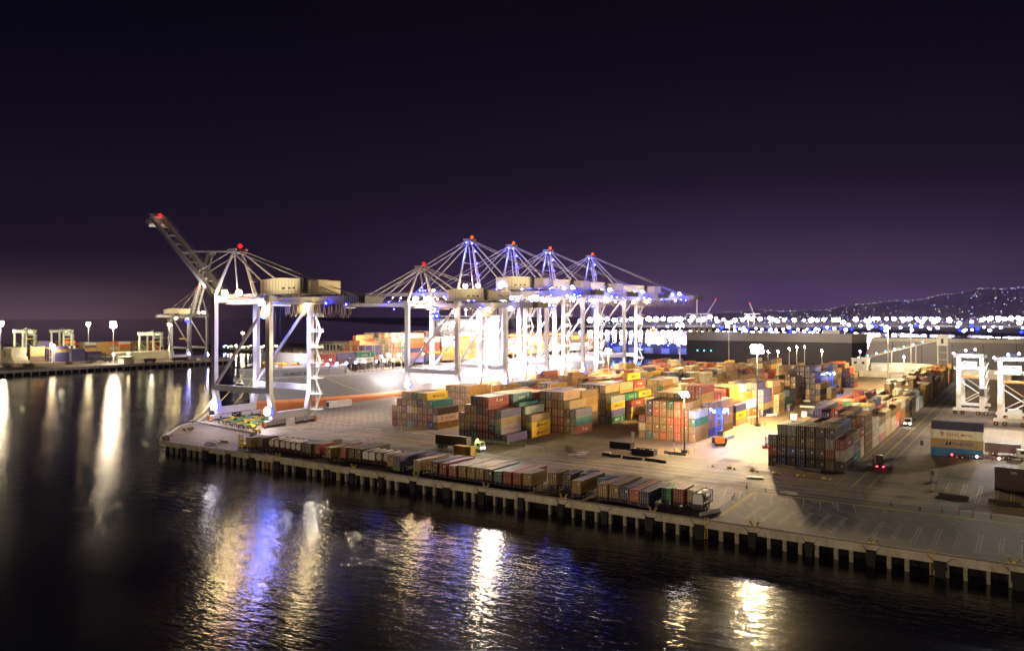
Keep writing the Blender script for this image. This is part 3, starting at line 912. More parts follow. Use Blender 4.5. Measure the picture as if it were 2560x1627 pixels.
# ------------------------------------------------------------------ which containers show: a small depth raster
def raster():
    W_, H_ = 1024, 650
    sc = W_ / 2560
    idb = np.full((H_, W_), -1, np.int32)
    zb = np.full((H_, W_), 1e9)
    for n, c in enumerate(CONT):
        cr_, sr_ = math.cos(c['rot']), math.sin(c['rot'])
        P = []
        for z in (c['z'], c['z'] + c['h']):
            for lx, ly in ((-1.2, 0), (1.2, 0), (1.2, c['L']), (-1.2, c['L'])):
                x, y = c['x'] + lx * cr_ - ly * sr_, c['y'] + lx * sr_ + ly * cr_
                X, Z = x * CA + y * SA, -x * SA + y * CA
                P.append(((CXP + FPX * X / Z) * sc, (YH + FPX * (CAMH - z) / Z) * sc, Z))
        for f in ((4, 5, 6, 7), (0, 1, 5, 4), (1, 2, 6, 5), (2, 3, 7, 6), (3, 0, 4, 7)):
            for tri in ((f[0], f[1], f[2]), (f[0], f[2], f[3])):
                (x0, y0, z0), (x1, y1, z1), (x2, y2, z2) = (P[i] for i in tri)
                den = (y1 - y2) * (x0 - x2) + (x2 - x1) * (y0 - y2)
                if abs(den) < 1e-6:
                    continue
                a0, a1 = max(0, int(min(x0, x1, x2))), min(W_ - 1, int(max(x0, x1, x2)) + 1)
                b0, b1 = max(0, int(min(y0, y1, y2))), min(H_ - 1, int(max(y0, y1, y2)) + 1)
                if a0 > a1 or b0 > b1:
                    continue
                gx, gy = np.meshgrid(np.arange(a0, a1 + 1), np.arange(b0, b1 + 1))
                u = ((y1 - y2) * (gx - x2) + (x2 - x1) * (gy - y2)) / den
                v = ((y2 - y0) * (gx - x2) + (x0 - x2) * (gy - y2)) / den
                zz = 1 / (u / z0 + v / z1 + (1 - u - v) / z2)
                ok = (u >= 0) & (v >= 0) & (u + v <= 1) & (zz < zb[b0:b1 + 1, a0:a1 + 1])
                zb[b0:b1 + 1, a0:a1 + 1][ok] = zz[ok]
                idb[b0:b1 + 1, a0:a1 + 1][ok] = n
    return np.bincount(idb[idb >= 0], minlength=len(CONT))
PIX = raster()
order = np.argsort(-PIX)
TOP = set(int(i) for i in order[:300] if PIX[i] > 0)

def letter(o, c, kind):
    L_, h, cc = c['L'], c['h'], c['c']
    def t(txt, mt, size, y, z):
        k = put('lettering', text_mesh(txt, mt, size), o, (1.187, y, z))
        k.rotation_euler = ROT_XP
    def em(me, y, z, s):
        k = put('emblem', me, o, (1.181, y, z))
        k.rotation_euler = ROT_XP
        k.scale = (s, s, 1)
    if kind == 'hl':
        t('Hapag-Lloyd', M_ltr['k'] if cc != 'a' else M_ltr['b'], 1.15 if L_ > 8 else .8, L_ * .60, h * .52)
        em(LOGO, L_ * .6 - (4.3 if L_ > 8 else 2.9), h * .28, 1.25 if L_ > 8 else .9)
    elif kind == 'ym':
        t('YANG MING', M_ltr['r'], 1.2, L_ * .56, h * .5)
        em(BOXT, L_ * .56 - 5., h * .3, 1.1)
    elif kind == 'kl':
        t('K', M_ltr['w'], 1.5, L_ * .42, h * .52)
        t('LINE', M_ltr['w'], 1.05, L_ * .42 + 2.3, h * .46)
    elif kind == 'ua':
        t('U A S C', M_ltr['w'], 1.2, L_ * .45, h * .45)
        MBq = MB().box(0, -.1, -.9, .012, .12, .9)
        k = MBq.build('emblem', M_ltr['w'], o, (1.181, L_ * .78, h * .5))
    elif kind == 'sol':
        t('SOL', M_ltr['w'], .8, L_ * .32, h * .6)
    elif kind == 'reefer':
        q = MB().box(-.95, -.13, .3, .95, -.02, h - .4)
        q.build('cooling_unit', M_dark, o)
        q = MB().tube((.35, -.2, 1.5), (.35, -.13, 1.5), .5, 14)
        q.build('fan', M_black, o)
stuffm = {}
cid = {}
rc = random.Random(9)
for n, c in enumerate(CONT):
    base = PAL[c['c']]
    f = rc.uniform(.8, 1.22)
    col = tuple(min(.9, .84 * v * f * rc.uniform(.94, 1.06)) for v in base)
    if n in TOP:
        px = PIX[n]
        detail = px > 26 and not c['closed']
        h = round(c['h'], 2)
        o = put('shipping_container', shell_mesh(c['L'], h, not detail), None, (c['x'], c['y'], c['z']))
        o.rotation_euler = (0, 0, c['rot'])
        o.color = (*col, 1)
        tag(o, c['label'], 'container', c['group'])
        if detail:
            dm, gm = door_mesh(h)
            for sx in (-1.0, .02):
                d = put('door', dm, o, (sx, .05, .2))
                d.color = (*col, 1)
                put('lock_rod', gm, d)
            if rc.random() < .75 and c['t'] != 'reefer':
                put('data_panel', rc.choice(PLATES), d)
        if c['t'] and (px > 14):
            letter(o, c, c['t'])
    else:
        mb = stuffm.setdefault(c['c'], MB())
        i0 = len(mb.v)
        if PIX[n] > 5:
            L2, h2 = c['L'], c['h']
            mb.box(-1.175, .12, 0, 1.175, L2, h2 - .02)
            for sx in (-1, 1):
                mb.box(min(sx * 1.175, sx * 1.02), 0, 0, max(sx * 1.175, sx * 1.02), .119, h2 - .02)
                mb.box(sx * .49 - .42, .05, .22, sx * .49 + .42, .119, h2 - .22)
            for z0, z1 in ((0, .15), (h2 - .15, h2 - .02)):
                mb.box(-1.02, 0, z0, 1.02, .119, z1)
            mb.cur = 1
            for x in (-.76, -.26, .26, .76):
                mb.box(x - .045, 0, .2, x + .045, .045, h2 - .2)
            if (n * 7) % 3:
                k = .2 if n % 2 else -.75
                mb.box(k, .02, h2 * .62, k + .5, .049, h2 * .62 + .3)
            mb.cur = 2
            mb.box(-1.02, .1, .15, 1.02, .121, h2 - .15)
            mb.cur = 0
        else:
            mb.box(-1.175, 0, 0, 1.175, c['L'], c['h'] - .02)
        cr_, sr_ = math.cos(c['rot']), math.sin(c['rot'])
        mb.v[i0:] = [(c['x'] + a * cr_ - b_ * sr_, c['y'] + a * sr_ + b_ * cr_, c['z'] + d) for a, b_, d in mb.v[i0:]]
big, mats_ = MB(), []
for ci, (c, mb) in enumerate(stuffm.items()):
    i0 = len(big.v)
    big.v += mb.v
    big.f += [tuple(i + i0 for i in f) for f in mb.f]
    big.m += [ci if k == 0 else 100 + k for k in mb.m]
    mats_.append(mat('far_container_paint_' + CNAME[c].replace(' ', '_'), tuple(.84 * v for v in PAL[c]), .55, var=.3, scale=.35))
nm = len(mats_)
big.m = [k if k < 100 else nm + k - 101 for k in big.m]
o = big.build('distant_container_mass', mats_ + [M_zinc, M_gasket])
tag(o, 'mass of further shipping containers filling the deep rows of the yard', 'containers', kind='stuff')
print('containers', len(CONT), 'shown', int((PIX > 0).sum()), 'cut at px', int(PIX[order[299]]))

# ------------------------------------------------------------------ ship-to-shore cranes
def flood(parent, p, r, mt, housing=True, name='floodlight'):
    o = MB().ball((0, 0, 0), r, 10, 7).build(name, mt, parent, p)
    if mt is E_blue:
        MB().ball((.40 * r, -.72 * r, 0), r * .34, 8, 6).build('bulb', E_bluew, o)  # pale ball added on the viewer side as the glare's white centre
    if housing:
        MB().box(-r * .6, -r * .6, r * .85, r * .6, r * .6, r * 1.35).build('housing', M_dark, o)
    return o
def crane(label, zt, zg, za, boom_len, boom_ang, back, blue, seed, trolley_u, hinge=-24, group='ship to shore cranes on the quay', high_a=False):
    t = T('container_crane', label, 'crane', (0, 0, 0), 0, group)
    q = random.Random(seed)
    wl = 10.
    for u in (-16, 16):
        for s in (-1, 1):
            mb = MB()
            X = (1, 0, 0)
            mb.bar((u, s * 8.2, 5.0), (u, s * wl, 12.9), 2.0, 1.7, 2.1, 1.8, X)
            mb.bar((u, s * wl, 12.88), (u, s * wl, zt), 2.1, 1.8, 2.3, 1.7, X)
            mb.box(u - 1.5, s * wl - 1.15, zt - 2.6, u + 1.5, s * wl + 1.15, zt + .02)
            mb.build('leg', M_crane, t)
        MB().bar((u, -9.4, 4.2), (u, 9.4, 4.2), 1.7, 2.6).build('sill_beam', M_crane, t)
        MB().bar((u, -9, zt - 1.3), (u, 9, zt - 1.3), 1.5, 2.1).build('cross_beam', M_crane, t)
    for s in (-1, 1):
        MB().bar((-15, s * wl, 13.4), (15, s * wl, 13.4), 1.5, 2.2).build('portal_beam', M_crane, t)
        MB().tube((-14.8, s * wl, 15), (15, s * wl, zt - 3.2), .62, 10).build('brace', M_crane, t)
        mb = MB().bar((-24, s * 3.6, zg), (back, s * 3.6, zg), 1.3, 2.3)
        mb.bar((-24, s * 3.6 + s * .9, zg - 1.3), (back, s * 3.6 + s * .9, zg - 1.3), .5, .3)
        mb.build('main_girder', M_crane, t)
        mb = MB()
        n = int((back + 24) / 2.6)
        for i in range(n):
            x = -23.8 + i * 2.6
            mb.bar((x, s * 5.3, zg + 1.2), (x, s * 5.3, zg + 2.3), .09)
        for z in (1.75, 2.3):
            mb.bar((-24, s * 5.3, zg + z), (back, s * 5.3, zg + z), .09)
        mb.box(-24, min(s * 4.3, s * 5.4), zg + 1.1, back, max(s * 4.3, s * 5.4), zg + 1.2)
        mb.build('walkway_railing', M_crane, t)
    mb = MB()
    for i in range(8):
        x = -23 + i * (back + 22) / 7
        mb.bar((x, -3.2, zg), (x, 3.2, zg), .6, 1.2)
    mb.build('girder_tie', M_crane, t)
    # boom
    mb = MB()
    for s in (-1, 1):
        mb.bar((0, s * 2.6, 0), (-boom_len, s * 2.6, 0), 1.2, 2.2, 1.1, 1.5)
        mb.bar((0, s * 3.5, .9), (-boom_len, s * 3.5, .9), .7, .1)
        for i in range(int(boom_len / 3)):
            mb.bar((-i * 3, s * 3.9, .9), (-i * 3, s * 3.9, 2), .08)
        mb.bar((0, s * 3.9, 2), (-boom_len, s * 3.9, 2), .08)
    n = 9
    for i in range(n + 1):
        x = -boom_len * i / n
        mb.bar((x, -2.4, .2), (x, 2.4, .2), .4, .7)
        if i < n:
            mb.bar((x, -2.4, .2), (x - boom_len / n, 2.4, .2), .25, .25)
    mb.box(-boom_len - 2.2, -3.6, -1.6, -boom_len, 3.6, 1.2)
    bo = mb.build('boom', M_crane if hinge == -24 else M_white, t, (hinge, 0, zg + .4))
    bo.rotation_euler = (0, R(boom_ang), 0)
    # apex frame and stays
    ap = Vector((-15, 0, za))
    mb = MB()
    for s in (-1, 1):
        top = ap + Vector((0, s * 2.0, -.6))
        mb.tube((-16, s * wl, zt), top, .7, 10, .5)
        mb.tube((-9.5, s * 4.0, zg + 1.2), top + Vector((.8, 0, -3 if high_a else -1.5)), .4, 8, .3)
    mb.box(ap.x - 1.8, -3.2, za - 1.2, ap.x + 1.8, 3.2, za - .5)
    mb.bar((ap.x - 2.6, -2.6, za + .2), (ap.x + 2.6, -2.6, za + .2), .5, .7)
    mb.bar((ap.x - 2.6, 2.6, za + .2), (ap.x + 2.6, 2.6, za + .2), .5, .7)
    for f in ((.33, .62) if not high_a else (.28, .52, .76)):
        c = Vector((-16, 0, zt)).lerp(ap, f)
        y = wl * (1 - f) + 2 * f
        if high_a:
            mb.bar((c.x, -y, c.z), (c.x, y, c.z), .3)
        mb.box(c.x - .6, y - .6, c.z - .1, c.x + 2.6, y + .9, c.z + .05)
        mb.bar((c.x + 2.5, y - .5, c.z), (c.x + 2.5, y - .5, c.z + 1.1), .08); mb.bar((c.x, y + .8, c.z + 1.1), (c.x + 2.5, y + .8, c.z + 1.1), .08)
    mb.build('apex_frame', M_crane, t)
    for s in (-1, 1):
        MB().tube(ap + Vector((.5, s * 2.2, -.8)), (13.5, s * 5, zg + 2), .42, 8).build('back_stay', M_crane, t)
        MB().tube(ap + Vector((.5, s * 2.4, -.2)), (back - 9, s * 3.6, zg + 1.2), .2, 8).build('rear_stay', M_crane, t)
        if boom_ang == 0:
            for f in (.42, .86):
                MB().tube(ap + Vector((-.6, s * 2.4, -.4)), (-24 - boom_len * f, s * 3.6, zg + 1.4), .26, 8).build('fore_stay', M_crane, t)
        else:
            a = R(boom_ang)
            for f, k in ((.30, .0), (.55, .3)):
                tip = Vector((hinge - math.cos(a) * boom_len * f, s * 2.6, zg + 1.4 + math.sin(a) * boom_len * f))
                MB().tube(ap + Vector((-.6, s * 2.4, -.4)), tip, .2, 8).build('fore_stay', M_crane, t)
    # machinery house
    z0 = zg + 2.0
    hh = 5.6 if not high_a else 6.4
    hs = MB().prism([(8, z0 + .2), (29.6, z0 + .2), (29.6, z0 + hh), (18.8, z0 + hh + .55), (8, z0 + hh)], -7.5, 6.5)
    hs.v = [(a, c, b_) for a, b_, c in hs.v]
    ho = hs.build('machinery_house', M_cream, t)
    mb = MB()
    for i in range(12):
        mb.bar((9.5 + i * 1.75, -7.53, z0 + .3), (9.5 + i * 1.75, -7.53, z0 + hh - .1), .07)
    mb.build('wall_seam', M_dark, ho)
    MB().box(10.2, -7.6, z0 + .3, 11.3, -7.5, z0 + 2.4).build('door', M_zinc, ho)
    MB().box(31, -5, z0 + .2, 36.4, 6, z0 + hh - .6).build('switch_room', M_cream, ho)
    MB().box(29.65, -6.8, z0 + .2, 30.6, -5.6, z0 + hh + .1).build('duct', M_dark, ho)
    for i, x in enumerate((20.3, 23.4, 25.8)):
        MB().box(x, -7.62, z0 + 1.9, x + 1.2, -7.45, z0 + 2.6).build('vent', M_dark, ho)
    mb = MB()
    for i in range(13):
        mb.bar((7.5 + i * 2.5, -7.3, zg + 1.3), (7.5 + i * 2.5, 6.3, zg + 1.3), .35, .8)
    for z in (.9, 1.4):
        mb.bar((6.5, -8.6, z0 - .2 + z), (38, -8.6, z0 - .2 + z), .08)
    mb.box(6.5, -8.7, z0 - .35, 38, -7.5, z0 - .2)
    mb.build('house_platform', M_dark, ho)
    # trolley, cab, hoist ropes
    mb = MB().box(trolley_u - 4, -4.6, zg - 2.2, trolley_u + 4, 4.6, zg - 1.6)
    for i in range(6):
        mb.bar((trolley_u - 3.6 + i * 1.4, -4.5, zg - 1.6), (trolley_u - 3.6 + i * 1.4, 4.5, zg - 1.6), .25)
    tr = mb.build('trolley', M_white, t)
    cb = MB().box(trolley_u + 1, -6.4, zg - 5.2, trolley_u + 3.6, -3.6, zg - 2.3).build('operator_cab', M_white, tr)
    MB().box(trolley_u + .9, -6.0, zg - 4.6, trolley_u + 1.02, -4.0, zg - 3.2).build('window', M_glass, cb)
    mb = MB()
    for x in (-2, 2):
        for y in (-1.2, 1.2):
            mb.tube((trolley_u + x, y, zg - 2), (trolley_u + x * .8, y, zg - 24), .05, 5)
    mb.build('hoist_rope', M_dark, tr)
    mb = MB().box(trolley_u - 6, -1.2, zg - 24.6, trolley_u + 6, 1.2, zg - 24)
    mb.build('spreader', M_yellow, tr)
    # festoon cable loops
    mb = MB()
    x = 19.
    while x < back - 3:
        wd = q.choice((1.0, 1.2, 1.5, 2.4))
        sag = q.uniform(3.2, 5.2)
        pts = [Vector((x + wd * i / 6, -5.2, zg - 1.7 - sag * (1 - (2 * i / 6 - 1) ** 2))) for i in range(7)]
        for p, r_ in zip(pts, pts[1:]):
            mb.tube(p, r_, .11, 5, cap=False)
        x += wd
    mb.bar((18, -5.2, zg - 1.6), (back, -5.2, zg - 1.6), .25)
    mb.build('festoon_cable', mat('cable_sheath', (.36, .30, .16), .7), t)
    # rear end frame with lamps and gear
    mb = MB().box(back, -4.6, zg - 1.6, back + 3, 4.6, zg + 1)
    for i in range(9):
        mb.bar((back - 6 + i, -5.4, zg - 3), (back - 6 + i, -5.4, zg + 1.4), .12)
    mb.build('end_platform', M_dark, t)
    # stair tower on one land side leg
    mb = MB()
    z, sd = 5., 1
    while z < zt - 6:
        mb.box(17.2, wl - 1.6, z, 21.4, wl + 1.8, z + .15)
        for zz in (.6, 1.15):
            mb.bar((17.4, wl - 1.5, z + zz), (21.4, wl - 1.5, z + zz), .1); mb.bar((21.3, wl - 1.5, z + zz), (21.3, wl + 1.7, z + zz), .1)
        for xx in (17.6, 19.4, 21.3):
            mb.bar((xx, wl - 1.5, z), (xx, wl - 1.5, z + 1.15), .1)
        if z + 6 < zt - 5:
            a, b_ = (17.9, 20.6) if sd > 0 else (20.6, 17.9)
            mb.bar((a, wl + 1, z), (b_, wl + 1, z + 6), .8, .15); mb.bar((a, wl + .4, z + 1), (b_, wl + .4, z + 7), .09)
        sd = -sd
        z += 6
    mb.bar((17.5, wl + 1.6, 4), (17.5, wl + 1.6, zt - 8), .18)
    mb.build('stair_tower', M_white, t)
    # wheel bogies
    for u in (-16, 16):
        for s in (-1, 1):
            mb = MB().bar((u, s * 7.4 - 5, 2.2), (u, s * 7.4 + 5, 2.2), 1.0, .7)
            for k in (-1, 1):
                mb.bar((u, s * 7.4 + k * 2.7 - 2.2, 1.45), (u, s * 7.4 + k * 2.7 + 2.2, 1.45), .8, .7)
            mb.box(u - .5, s * 7.4 - .7, 2.4, u + .5, s * 7.4 + .7, 3.1)
            b0 = mb.build('bogie', M_crane, t)
            for k in range(8):
                y = s * 7.4 - 4.55 + k * 1.3
                MB().wheel((u, y, .5), .5, .5).build('wheel', M_dark, b0)
            MB().box(u - .7, s * 12.2 - .6, .5, u + .7, s * 12.2 + .6, 2.0).build('buffer', M_orange, b0)
    # lamps
    for p, r_, mt in ((ap + Vector((1.5, 0, 1.6)), .85, E_red if not high_a else E_ored),):
        MB().ball((0, 0, 0), r_, 12, 8).build('beacon', mt, t, p)
    for i in range(2):
        flood(t, (-12 + i * 8.5, -8.4, zt + 1.2), 1.15, (E_gold, E_rose)[i])
    flood(t, (trolley_u + .2, -5.6, zg - 1.2), .9, E_white); flood(t, (trolley_u + 2.3, -7, zg - 5.6), 1.2, E_bhot if seed == 1 else E_blue); flood(t, (trolley_u + 5.0, -7, zg - 5.4), 1.1, E_bhot if seed == 1 else E_blue)
    flood(t, (31, -5.6, zg - 2.4), 1.0, E_gold); flood(t, (15.2, -11.6, zg - 3.5), .9, E_rose)
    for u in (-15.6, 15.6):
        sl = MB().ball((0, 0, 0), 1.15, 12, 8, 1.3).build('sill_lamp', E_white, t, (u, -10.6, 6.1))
        MB().tube((0, .5, 0), (0, .9, 0), 1.75, 16).build('lens_rim', E_blue, sl)  # glowing disc added as the blue glare fringe round the lamp
    for i in range(blue):
        flood(t, (q.uniform(-50, back - 4), -5.8, zg + q.choice((1.9, 2.4, -1.9, -1.4))), q.choice((.4, .6, .8, 1.05)), E_blue if q.random() < .8 else E_bluew)
    if high_a:
        for f, k in ((.93, 1), (.93, -1), (.77, 1), (.52, 1), (.28, 1)):
            c = Vector((-16, 0, zt)).lerp(ap, f)
            y = k * (wl * (1 - f) + 2 * f)
            flood(t, (c.x + (1.6 if f < .9 else 0), y - .5, c.z + .2), .62, E_blue, False)
            
        for i in range(7):
            flood(t, (-30 - i * 6.5, -4.4, zg - 1.6), .33, E_warm, False)
        for i in range(4):
            flood(t, (-6 + i * 13 + q.uniform(-2, 2), -6.0, zg - 2.6), q.choice((.6, .8)), E_white)
    if boom_ang:
        MB().ball((-boom_len + .5, 0, 2.2), .8, 12, 8).build('beacon', E_red, bo)
        MB().box(-boom_len - 2, -3.6, -3.4, -boom_len + 1.5, 3.6, -1.7).build('tip_basket', M_white, bo)
    return t
c1 = crane('grey crane at the wharf corner with its boom raised over the water', 49, 47.2, 67.5, 58, 38.5, 56, 3, 1, 7)
c1.location = (-252, 206, 0)
c2 = crane('grey crane with lowered boom and the lowest red beacon', 48.6, 46.6, 66.6, 42, 0, 56, 12, 2, -4)
c2.location = (-252, 320.5, 0)
c3 = crane('tall blue lit crane, first beyond the low crane', 56.5, 53.4, 84, 66, 0, 64, 36, 3, -12, high_a=True)
c3.location = (-252, 363, 0)
lab = ('tall blue lit crane, second beyond the low crane', 'tall blue lit crane, third beyond the low crane', 'tall blue lit crane at the far end of the row')
for y, lb in zip((406, 450, 510), lab):
    o = copy_tree(c3)
    o.location = (-252, y, 0)
    relabel(o, lb)
c7 = crane('cream lit crane across the channel with a steep raised boom', 49, 46.5, 74, 70, 67, 50, 0, 7, 10, -9, 'cranes across the channel')
c7.scale = (.88, .88, .88)
c7.rotation_euler = (0, 0, math.pi)
c7.location = (-654, 451, 0)
# light from the crane floods, with fixtureless spots added among them
for y, pw, ztop in ((206, 22e3, 44), (320.5, 75e3, 43), (363, 300e3, 49), (406, 480e3, 49), (450, 400e3, 49), (510, 120e3, 49)):
    for u, tgt in ((-10, (-18, 2, 0)), (8, (0, -6, 0))):
        lamp('SPOT', (-252 + u, y - 3, ztop), pw, (1, .93, .88), .8, None, (-252 + tgt[0], y + tgt[1], 0), 120, .8)
for y in (206, 320.5):
    for u in (-15.6, 15.6):
        lamp('POINT', (-252 + u, y - 12.5, 6.2), 1.2e3, (.75, .78, 1), .7)
for y in (363, 406, 450, 510):
    lamp('POINT', (-266, y - 8, 76), 9e3, (.15, .2, 1), .5)
    for x in (-300, -270, -240, -205):
        lamp('SPOT', (x, y - 10, 57.5), 16e3, (.10, .14, 1), .5, None, (x, y, 56), 125)
    lamp('SPOT', (-262, y, 48), pw * 1.1, (.96, .93, 1), .8, None, (-285, y, 8), 110, .8)
for y, pw in ((206, 7e3), (320.5, 12e3), (363, 16e3), (406, 16e3), (450, 14e3), (510, 14e3)):
    for x in (-267, -237):
        for z in (36, 14):
            lamp('SPOT', (x, y + 1.5, z), pw * 1.6, (.86, .84, 1), .4, None, (x, y + 10, z), 125, .6)  # spots added between the legs, without fixtures, to whiten the rear legs
lamp('SPOT', (-226, 203, 43.5), 75e3, (1, .86, .60), .6, None, (-222, 205, 0), 130, .7)
lamp('SPOT', (-222, 217, 43), 75e3, (1, .92, .8), .6, None, (-256, 256, 0), 110, .7)  # spot added to brighten the white container and the apron
lamp('SPOT', (12, 196, 24), 60e3, (1, .86, .62), 1.0, None, (-16, 268, 5), 42, .8)  # unseen spot added past the frame edge for the stack of four
lamp('SPOT', (18, 335, 29), 260e3, (1, .86, .62), 1.2, None, (-35, 275, 0), 130, .6)  # unseen lamp past the right frame edge, added for the lane sides
lamp('SPOT', (-250, 187, 46), 22e3, (1, .82, .52), .6, None, (-252, 170, 0), 90, .7)  # spot added in mid-air to light the wharf corner
# spots added without fixtures, a soft wash on boom, apex and houses
lamp('SPOT', (-281, 199, 50), 14e3, (1, .88, .8), .5, None, (-304, 206, 74), 80)
lamp('SPOT', (-262, 188, 50), 12e3, (1, .9, .75), .6, None, (-264, 206, 60), 90)
lamp('SPOT', (-231, 184, 56), 14e3, (1, .85, .6), .6, None, (-232, 206, 56), 80)
for y in (320.5, 363, 406, 450, 510):
    lamp('SPOT', (-229, y - 21, 60), 7e3, (1, .85, .6), .6, None, (-231, y, 59), 80)

# ------------------------------------------------------------------ the container ship
ship = T('container_ship', 'large grey container ship with orange waterline berthed beside the cranes', 'ship', (-299, 400, 0))
SO = Vector((299, -400, 0))
def hull_grid(z0, z1, nz_, mt, name, y_end=572, fwd=None):
    ns = 70
    vs, fs = [], []
    zs = [z0 + (z1 - z0) * i / nz_ for i in range(nz_ + 1)]
    for z in zs:
        zz = (z + 3.7) / 21.2
        ystem = 243.5 - 12.5 * max(0, zz) ** .75
        ln = 92 - 44 * zz
        for side in (1, -1):
            for i in range(ns + 1):
                s = (i / ns) ** 1.8
                y = ystem + s * ((fwd or y_end) - ystem)
                b = 21.4 * (1 - (1 - min(1, (y - ystem) / ln)) ** 2.1) if y < ystem + ln else 21.4
                if y > 535:
                    b *= 1 - .22 * ((y - 535) / 37) ** 2 * (1 - zz)
                vs.append((-299 + side * b, y, z))
    row = 2 * (ns + 1)
    for k in range(nz_):
        for side in (0, 1):
            for i in range(ns):
                a = k * row + side * (ns + 1) + i
                q = (a, a + 1, a + row + 1, a + row)
                fs.append(q if side == 0 else q[::-1])
        a, b_ = k * row + ns, k * row + 2 * ns + 1
        fs.append((a, b_, b_ + row, a + row))
    top = nz_ * row
    dk = []
    for i in range(ns):
        dk.append((top + i, top + i + 1, top + ns + 1 + i + 1, top + ns + 1 + i))
    mb = MB()
    mb.v, mb.f = vs, fs + dk
    mb.m = [0] * len(fs) + [1] * len(dk)
    return mb.build(name, [mt, M_deckp], ship, SO, True)
hull_grid(-4.2, 2.2, 3, M_boot, 'boot_topping')
h_ = hull_grid(2.21, 13.3, 8, M_hull, 'hull')
fc = hull_grid(13.31, 17.4, 4, M_hull, 'forecastle', fwd=277)
# bulwark rim and the curved step down from the forecastle
mb = MB()
for s in (1, -1):
    mb.quad((-299 + s * 21.4, 276.9, 13.3), (-299 + s * 21.4, 284, 13.3), (-299 + s * 21.4, 279.5, 14.4), (-299 + s * 21.4, 277.6, 16.2), (-299 + s * 21.4, 276.9, 17.4))
mb.build('forecastle_step', M_hull, ship, SO)
def hb(y, zz=1.0):
    return 21.4 * (1 - (1 - min(1, (y - 231) / 48)) ** 2.1)
for s in (1, -1):
    mb = MB()
    for i in range(15):
        y0, y1 = 246 + i * 2.05, 248.05 + i * 2.05
        mb.bar((-299 + s * hb(y0), y0, 17.9), (-299 + s * hb(y1), y1, 17.9), .22, 1.1)
    mb.build('bulwark', M_white, ship, SO)
MB().box(-318, 255, 17.4, -280.5, 255.5, 23.8).build('breakwater', M_hull, ship, SO)
k = put('lettering', text_mesh('HUMBER BRIDGE', M_ltr['k'], 2.3), ship, Vector((-281.2, 252, 14.6)) + SO)
k.rotation_euler = (Matrix.Rotation(R(-20), 3, 'Z') @ ROT_XP.to_matrix()).to_euler()
# mast and winches on the bow
mb = MB().tube((-299, 243, 17.4), (-299, 243, 27), .45, 8, .25)
mb.bar((-301, 243, 25), (-297, 243, 25), .2); mb.tube((-299, 243, 23), (-296, 240, 25.5), .12)
mb.build('bow_mast', M_white, ship, SO)
for i, (x, y, mt) in enumerate(((-290, 249.5, M_orange), (-286, 252.5, M_orange), (-296, 248, M_dark), (-303, 250, M_orange), (-308, 251, M_dark), (-293, 246, M_white))):
    mb = MB().box(-1.6, -1, 0, 1.6, 1, 1.0)
    mb.tube((-1.5, 0, 1.4), (1.5, 0, 1.4), .9, 12); mb.box(-1.9, -.8, 0, -1.5, .8, 2.4); mb.box(1.5, -.8, 0, 1.9, .8, 2.4)
    mb.build('winch', mt, ship, Vector((x, y, 17.4)) + SO)
# lashing bridges between the bays, with lamps
for j, y in enumerate((267.5, 281, 296, 303, 310, 318, 335.4, 349.4, 363.4, 377.4, 392.5, 426, 440.4, 454.4, 470, 478, 484.4, 498.4, 512.4, 528, 546)):
    mb = MB()
    zt = 26.5 if 290 < y < 320 or y > 465 else 24
    for i in range(9):
        x = -319 + i * 5.05
        mb.bar((x, y, 13.3), (x, y, zt), .45)
        if i < 8 and i % 2 == 0:
            mb.bar((x, y, 14), (x + 5, y, 18.5), .25)
    for z in (18.6, 21.5, zt - .2):
        mb.box(-320, y - .55, z, -277.8, y + .55, z + .18); mb.bar((-320, y - .5, z + 1.1), (-277.8, y - .5, z + 1.1), .12)
    lb_ = mb.build('lashing_bridge', mat('lashing_steel', (.30, .27, .18), .6, var=.3), ship, SO)
    for i in range(2 if j < 4 else 4):
        mt = E_bluew if j < 5 else (E_white if (i + j) % 3 else E_warm)
        flood(ship, Vector((-278.0 - i * 3.6 - (j % 3), y - .8, 20.4 - (i % 2) * 2.6)) + SO, .5 if j < 4 else .62, mt, False, 'deck_lamp')
for i in range(6):
    flood(ship, Vector((-277.2, 258 + i * 6.2, 18.4)) + SO, .6, E_bluew, False, 'deck_lamp')
mb = MB()
for i in range(96):
    y = 285 + i * 3
    mb.bar((-277.9, y, 13.3), (-277.9, y, 14.5), .1)
for z in (13.9, 14.5):
    mb.bar((-277.9, 284, z), (-277.9, 571, z), .1)
mb.build('deck_railing', M_white, ship, SO)
# bridge block with windows and funnel
sb = MB().box(-319, 397, 13.3, -279, 409, 38)
sup = sb.build('superstructure', M_white, ship, SO)
MB().box(-321, 398.5, 38.02, -277, 407, 41.2).build('bridge', M_white, sup)
MB().box(-320.5, 398.2, 39.3, -277.5, 398.48, 40.5).build('window', M_glass, sup)
wn = MB()
for f in range(8):
    for i in range(14):
        wn.box(-317 + i * 2.7, 396.9, 15 + f * 2.9, -315.9 + i * 2.7, 397.0, 16.1 + f * 2.9)
w_ = wn.build('window_pane', E_win, sup)
mb = MB()
for f in range(8):
    mb.box(-320, 395.6, 16.2 + f * 2.9, -278, 396.98, 16.35 + f * 2.9)
mb.build('balcony', M_white, sup)
mb = MB().tube((-299, 402, 41.2), (-299, 402, 50), .6, 8, .3)
mb.bar((-303, 402, 47), (-295, 402, 47), .3); mb.bar((-299, 399.5, 45), (-299, 404.5, 45), .8, .4)
mb.build('radar_mast', M_white, sup)
MB().box(-304, 412, 13.3, -294, 422, 39).build('funnel', M_red, ship, SO)
for i in range(10):
    flood(ship, Vector((-317 + i * 4.2, 396.3, 36.5 if i % 2 else 24)) + SO, .75, E_white, False, 'deck_lamp')
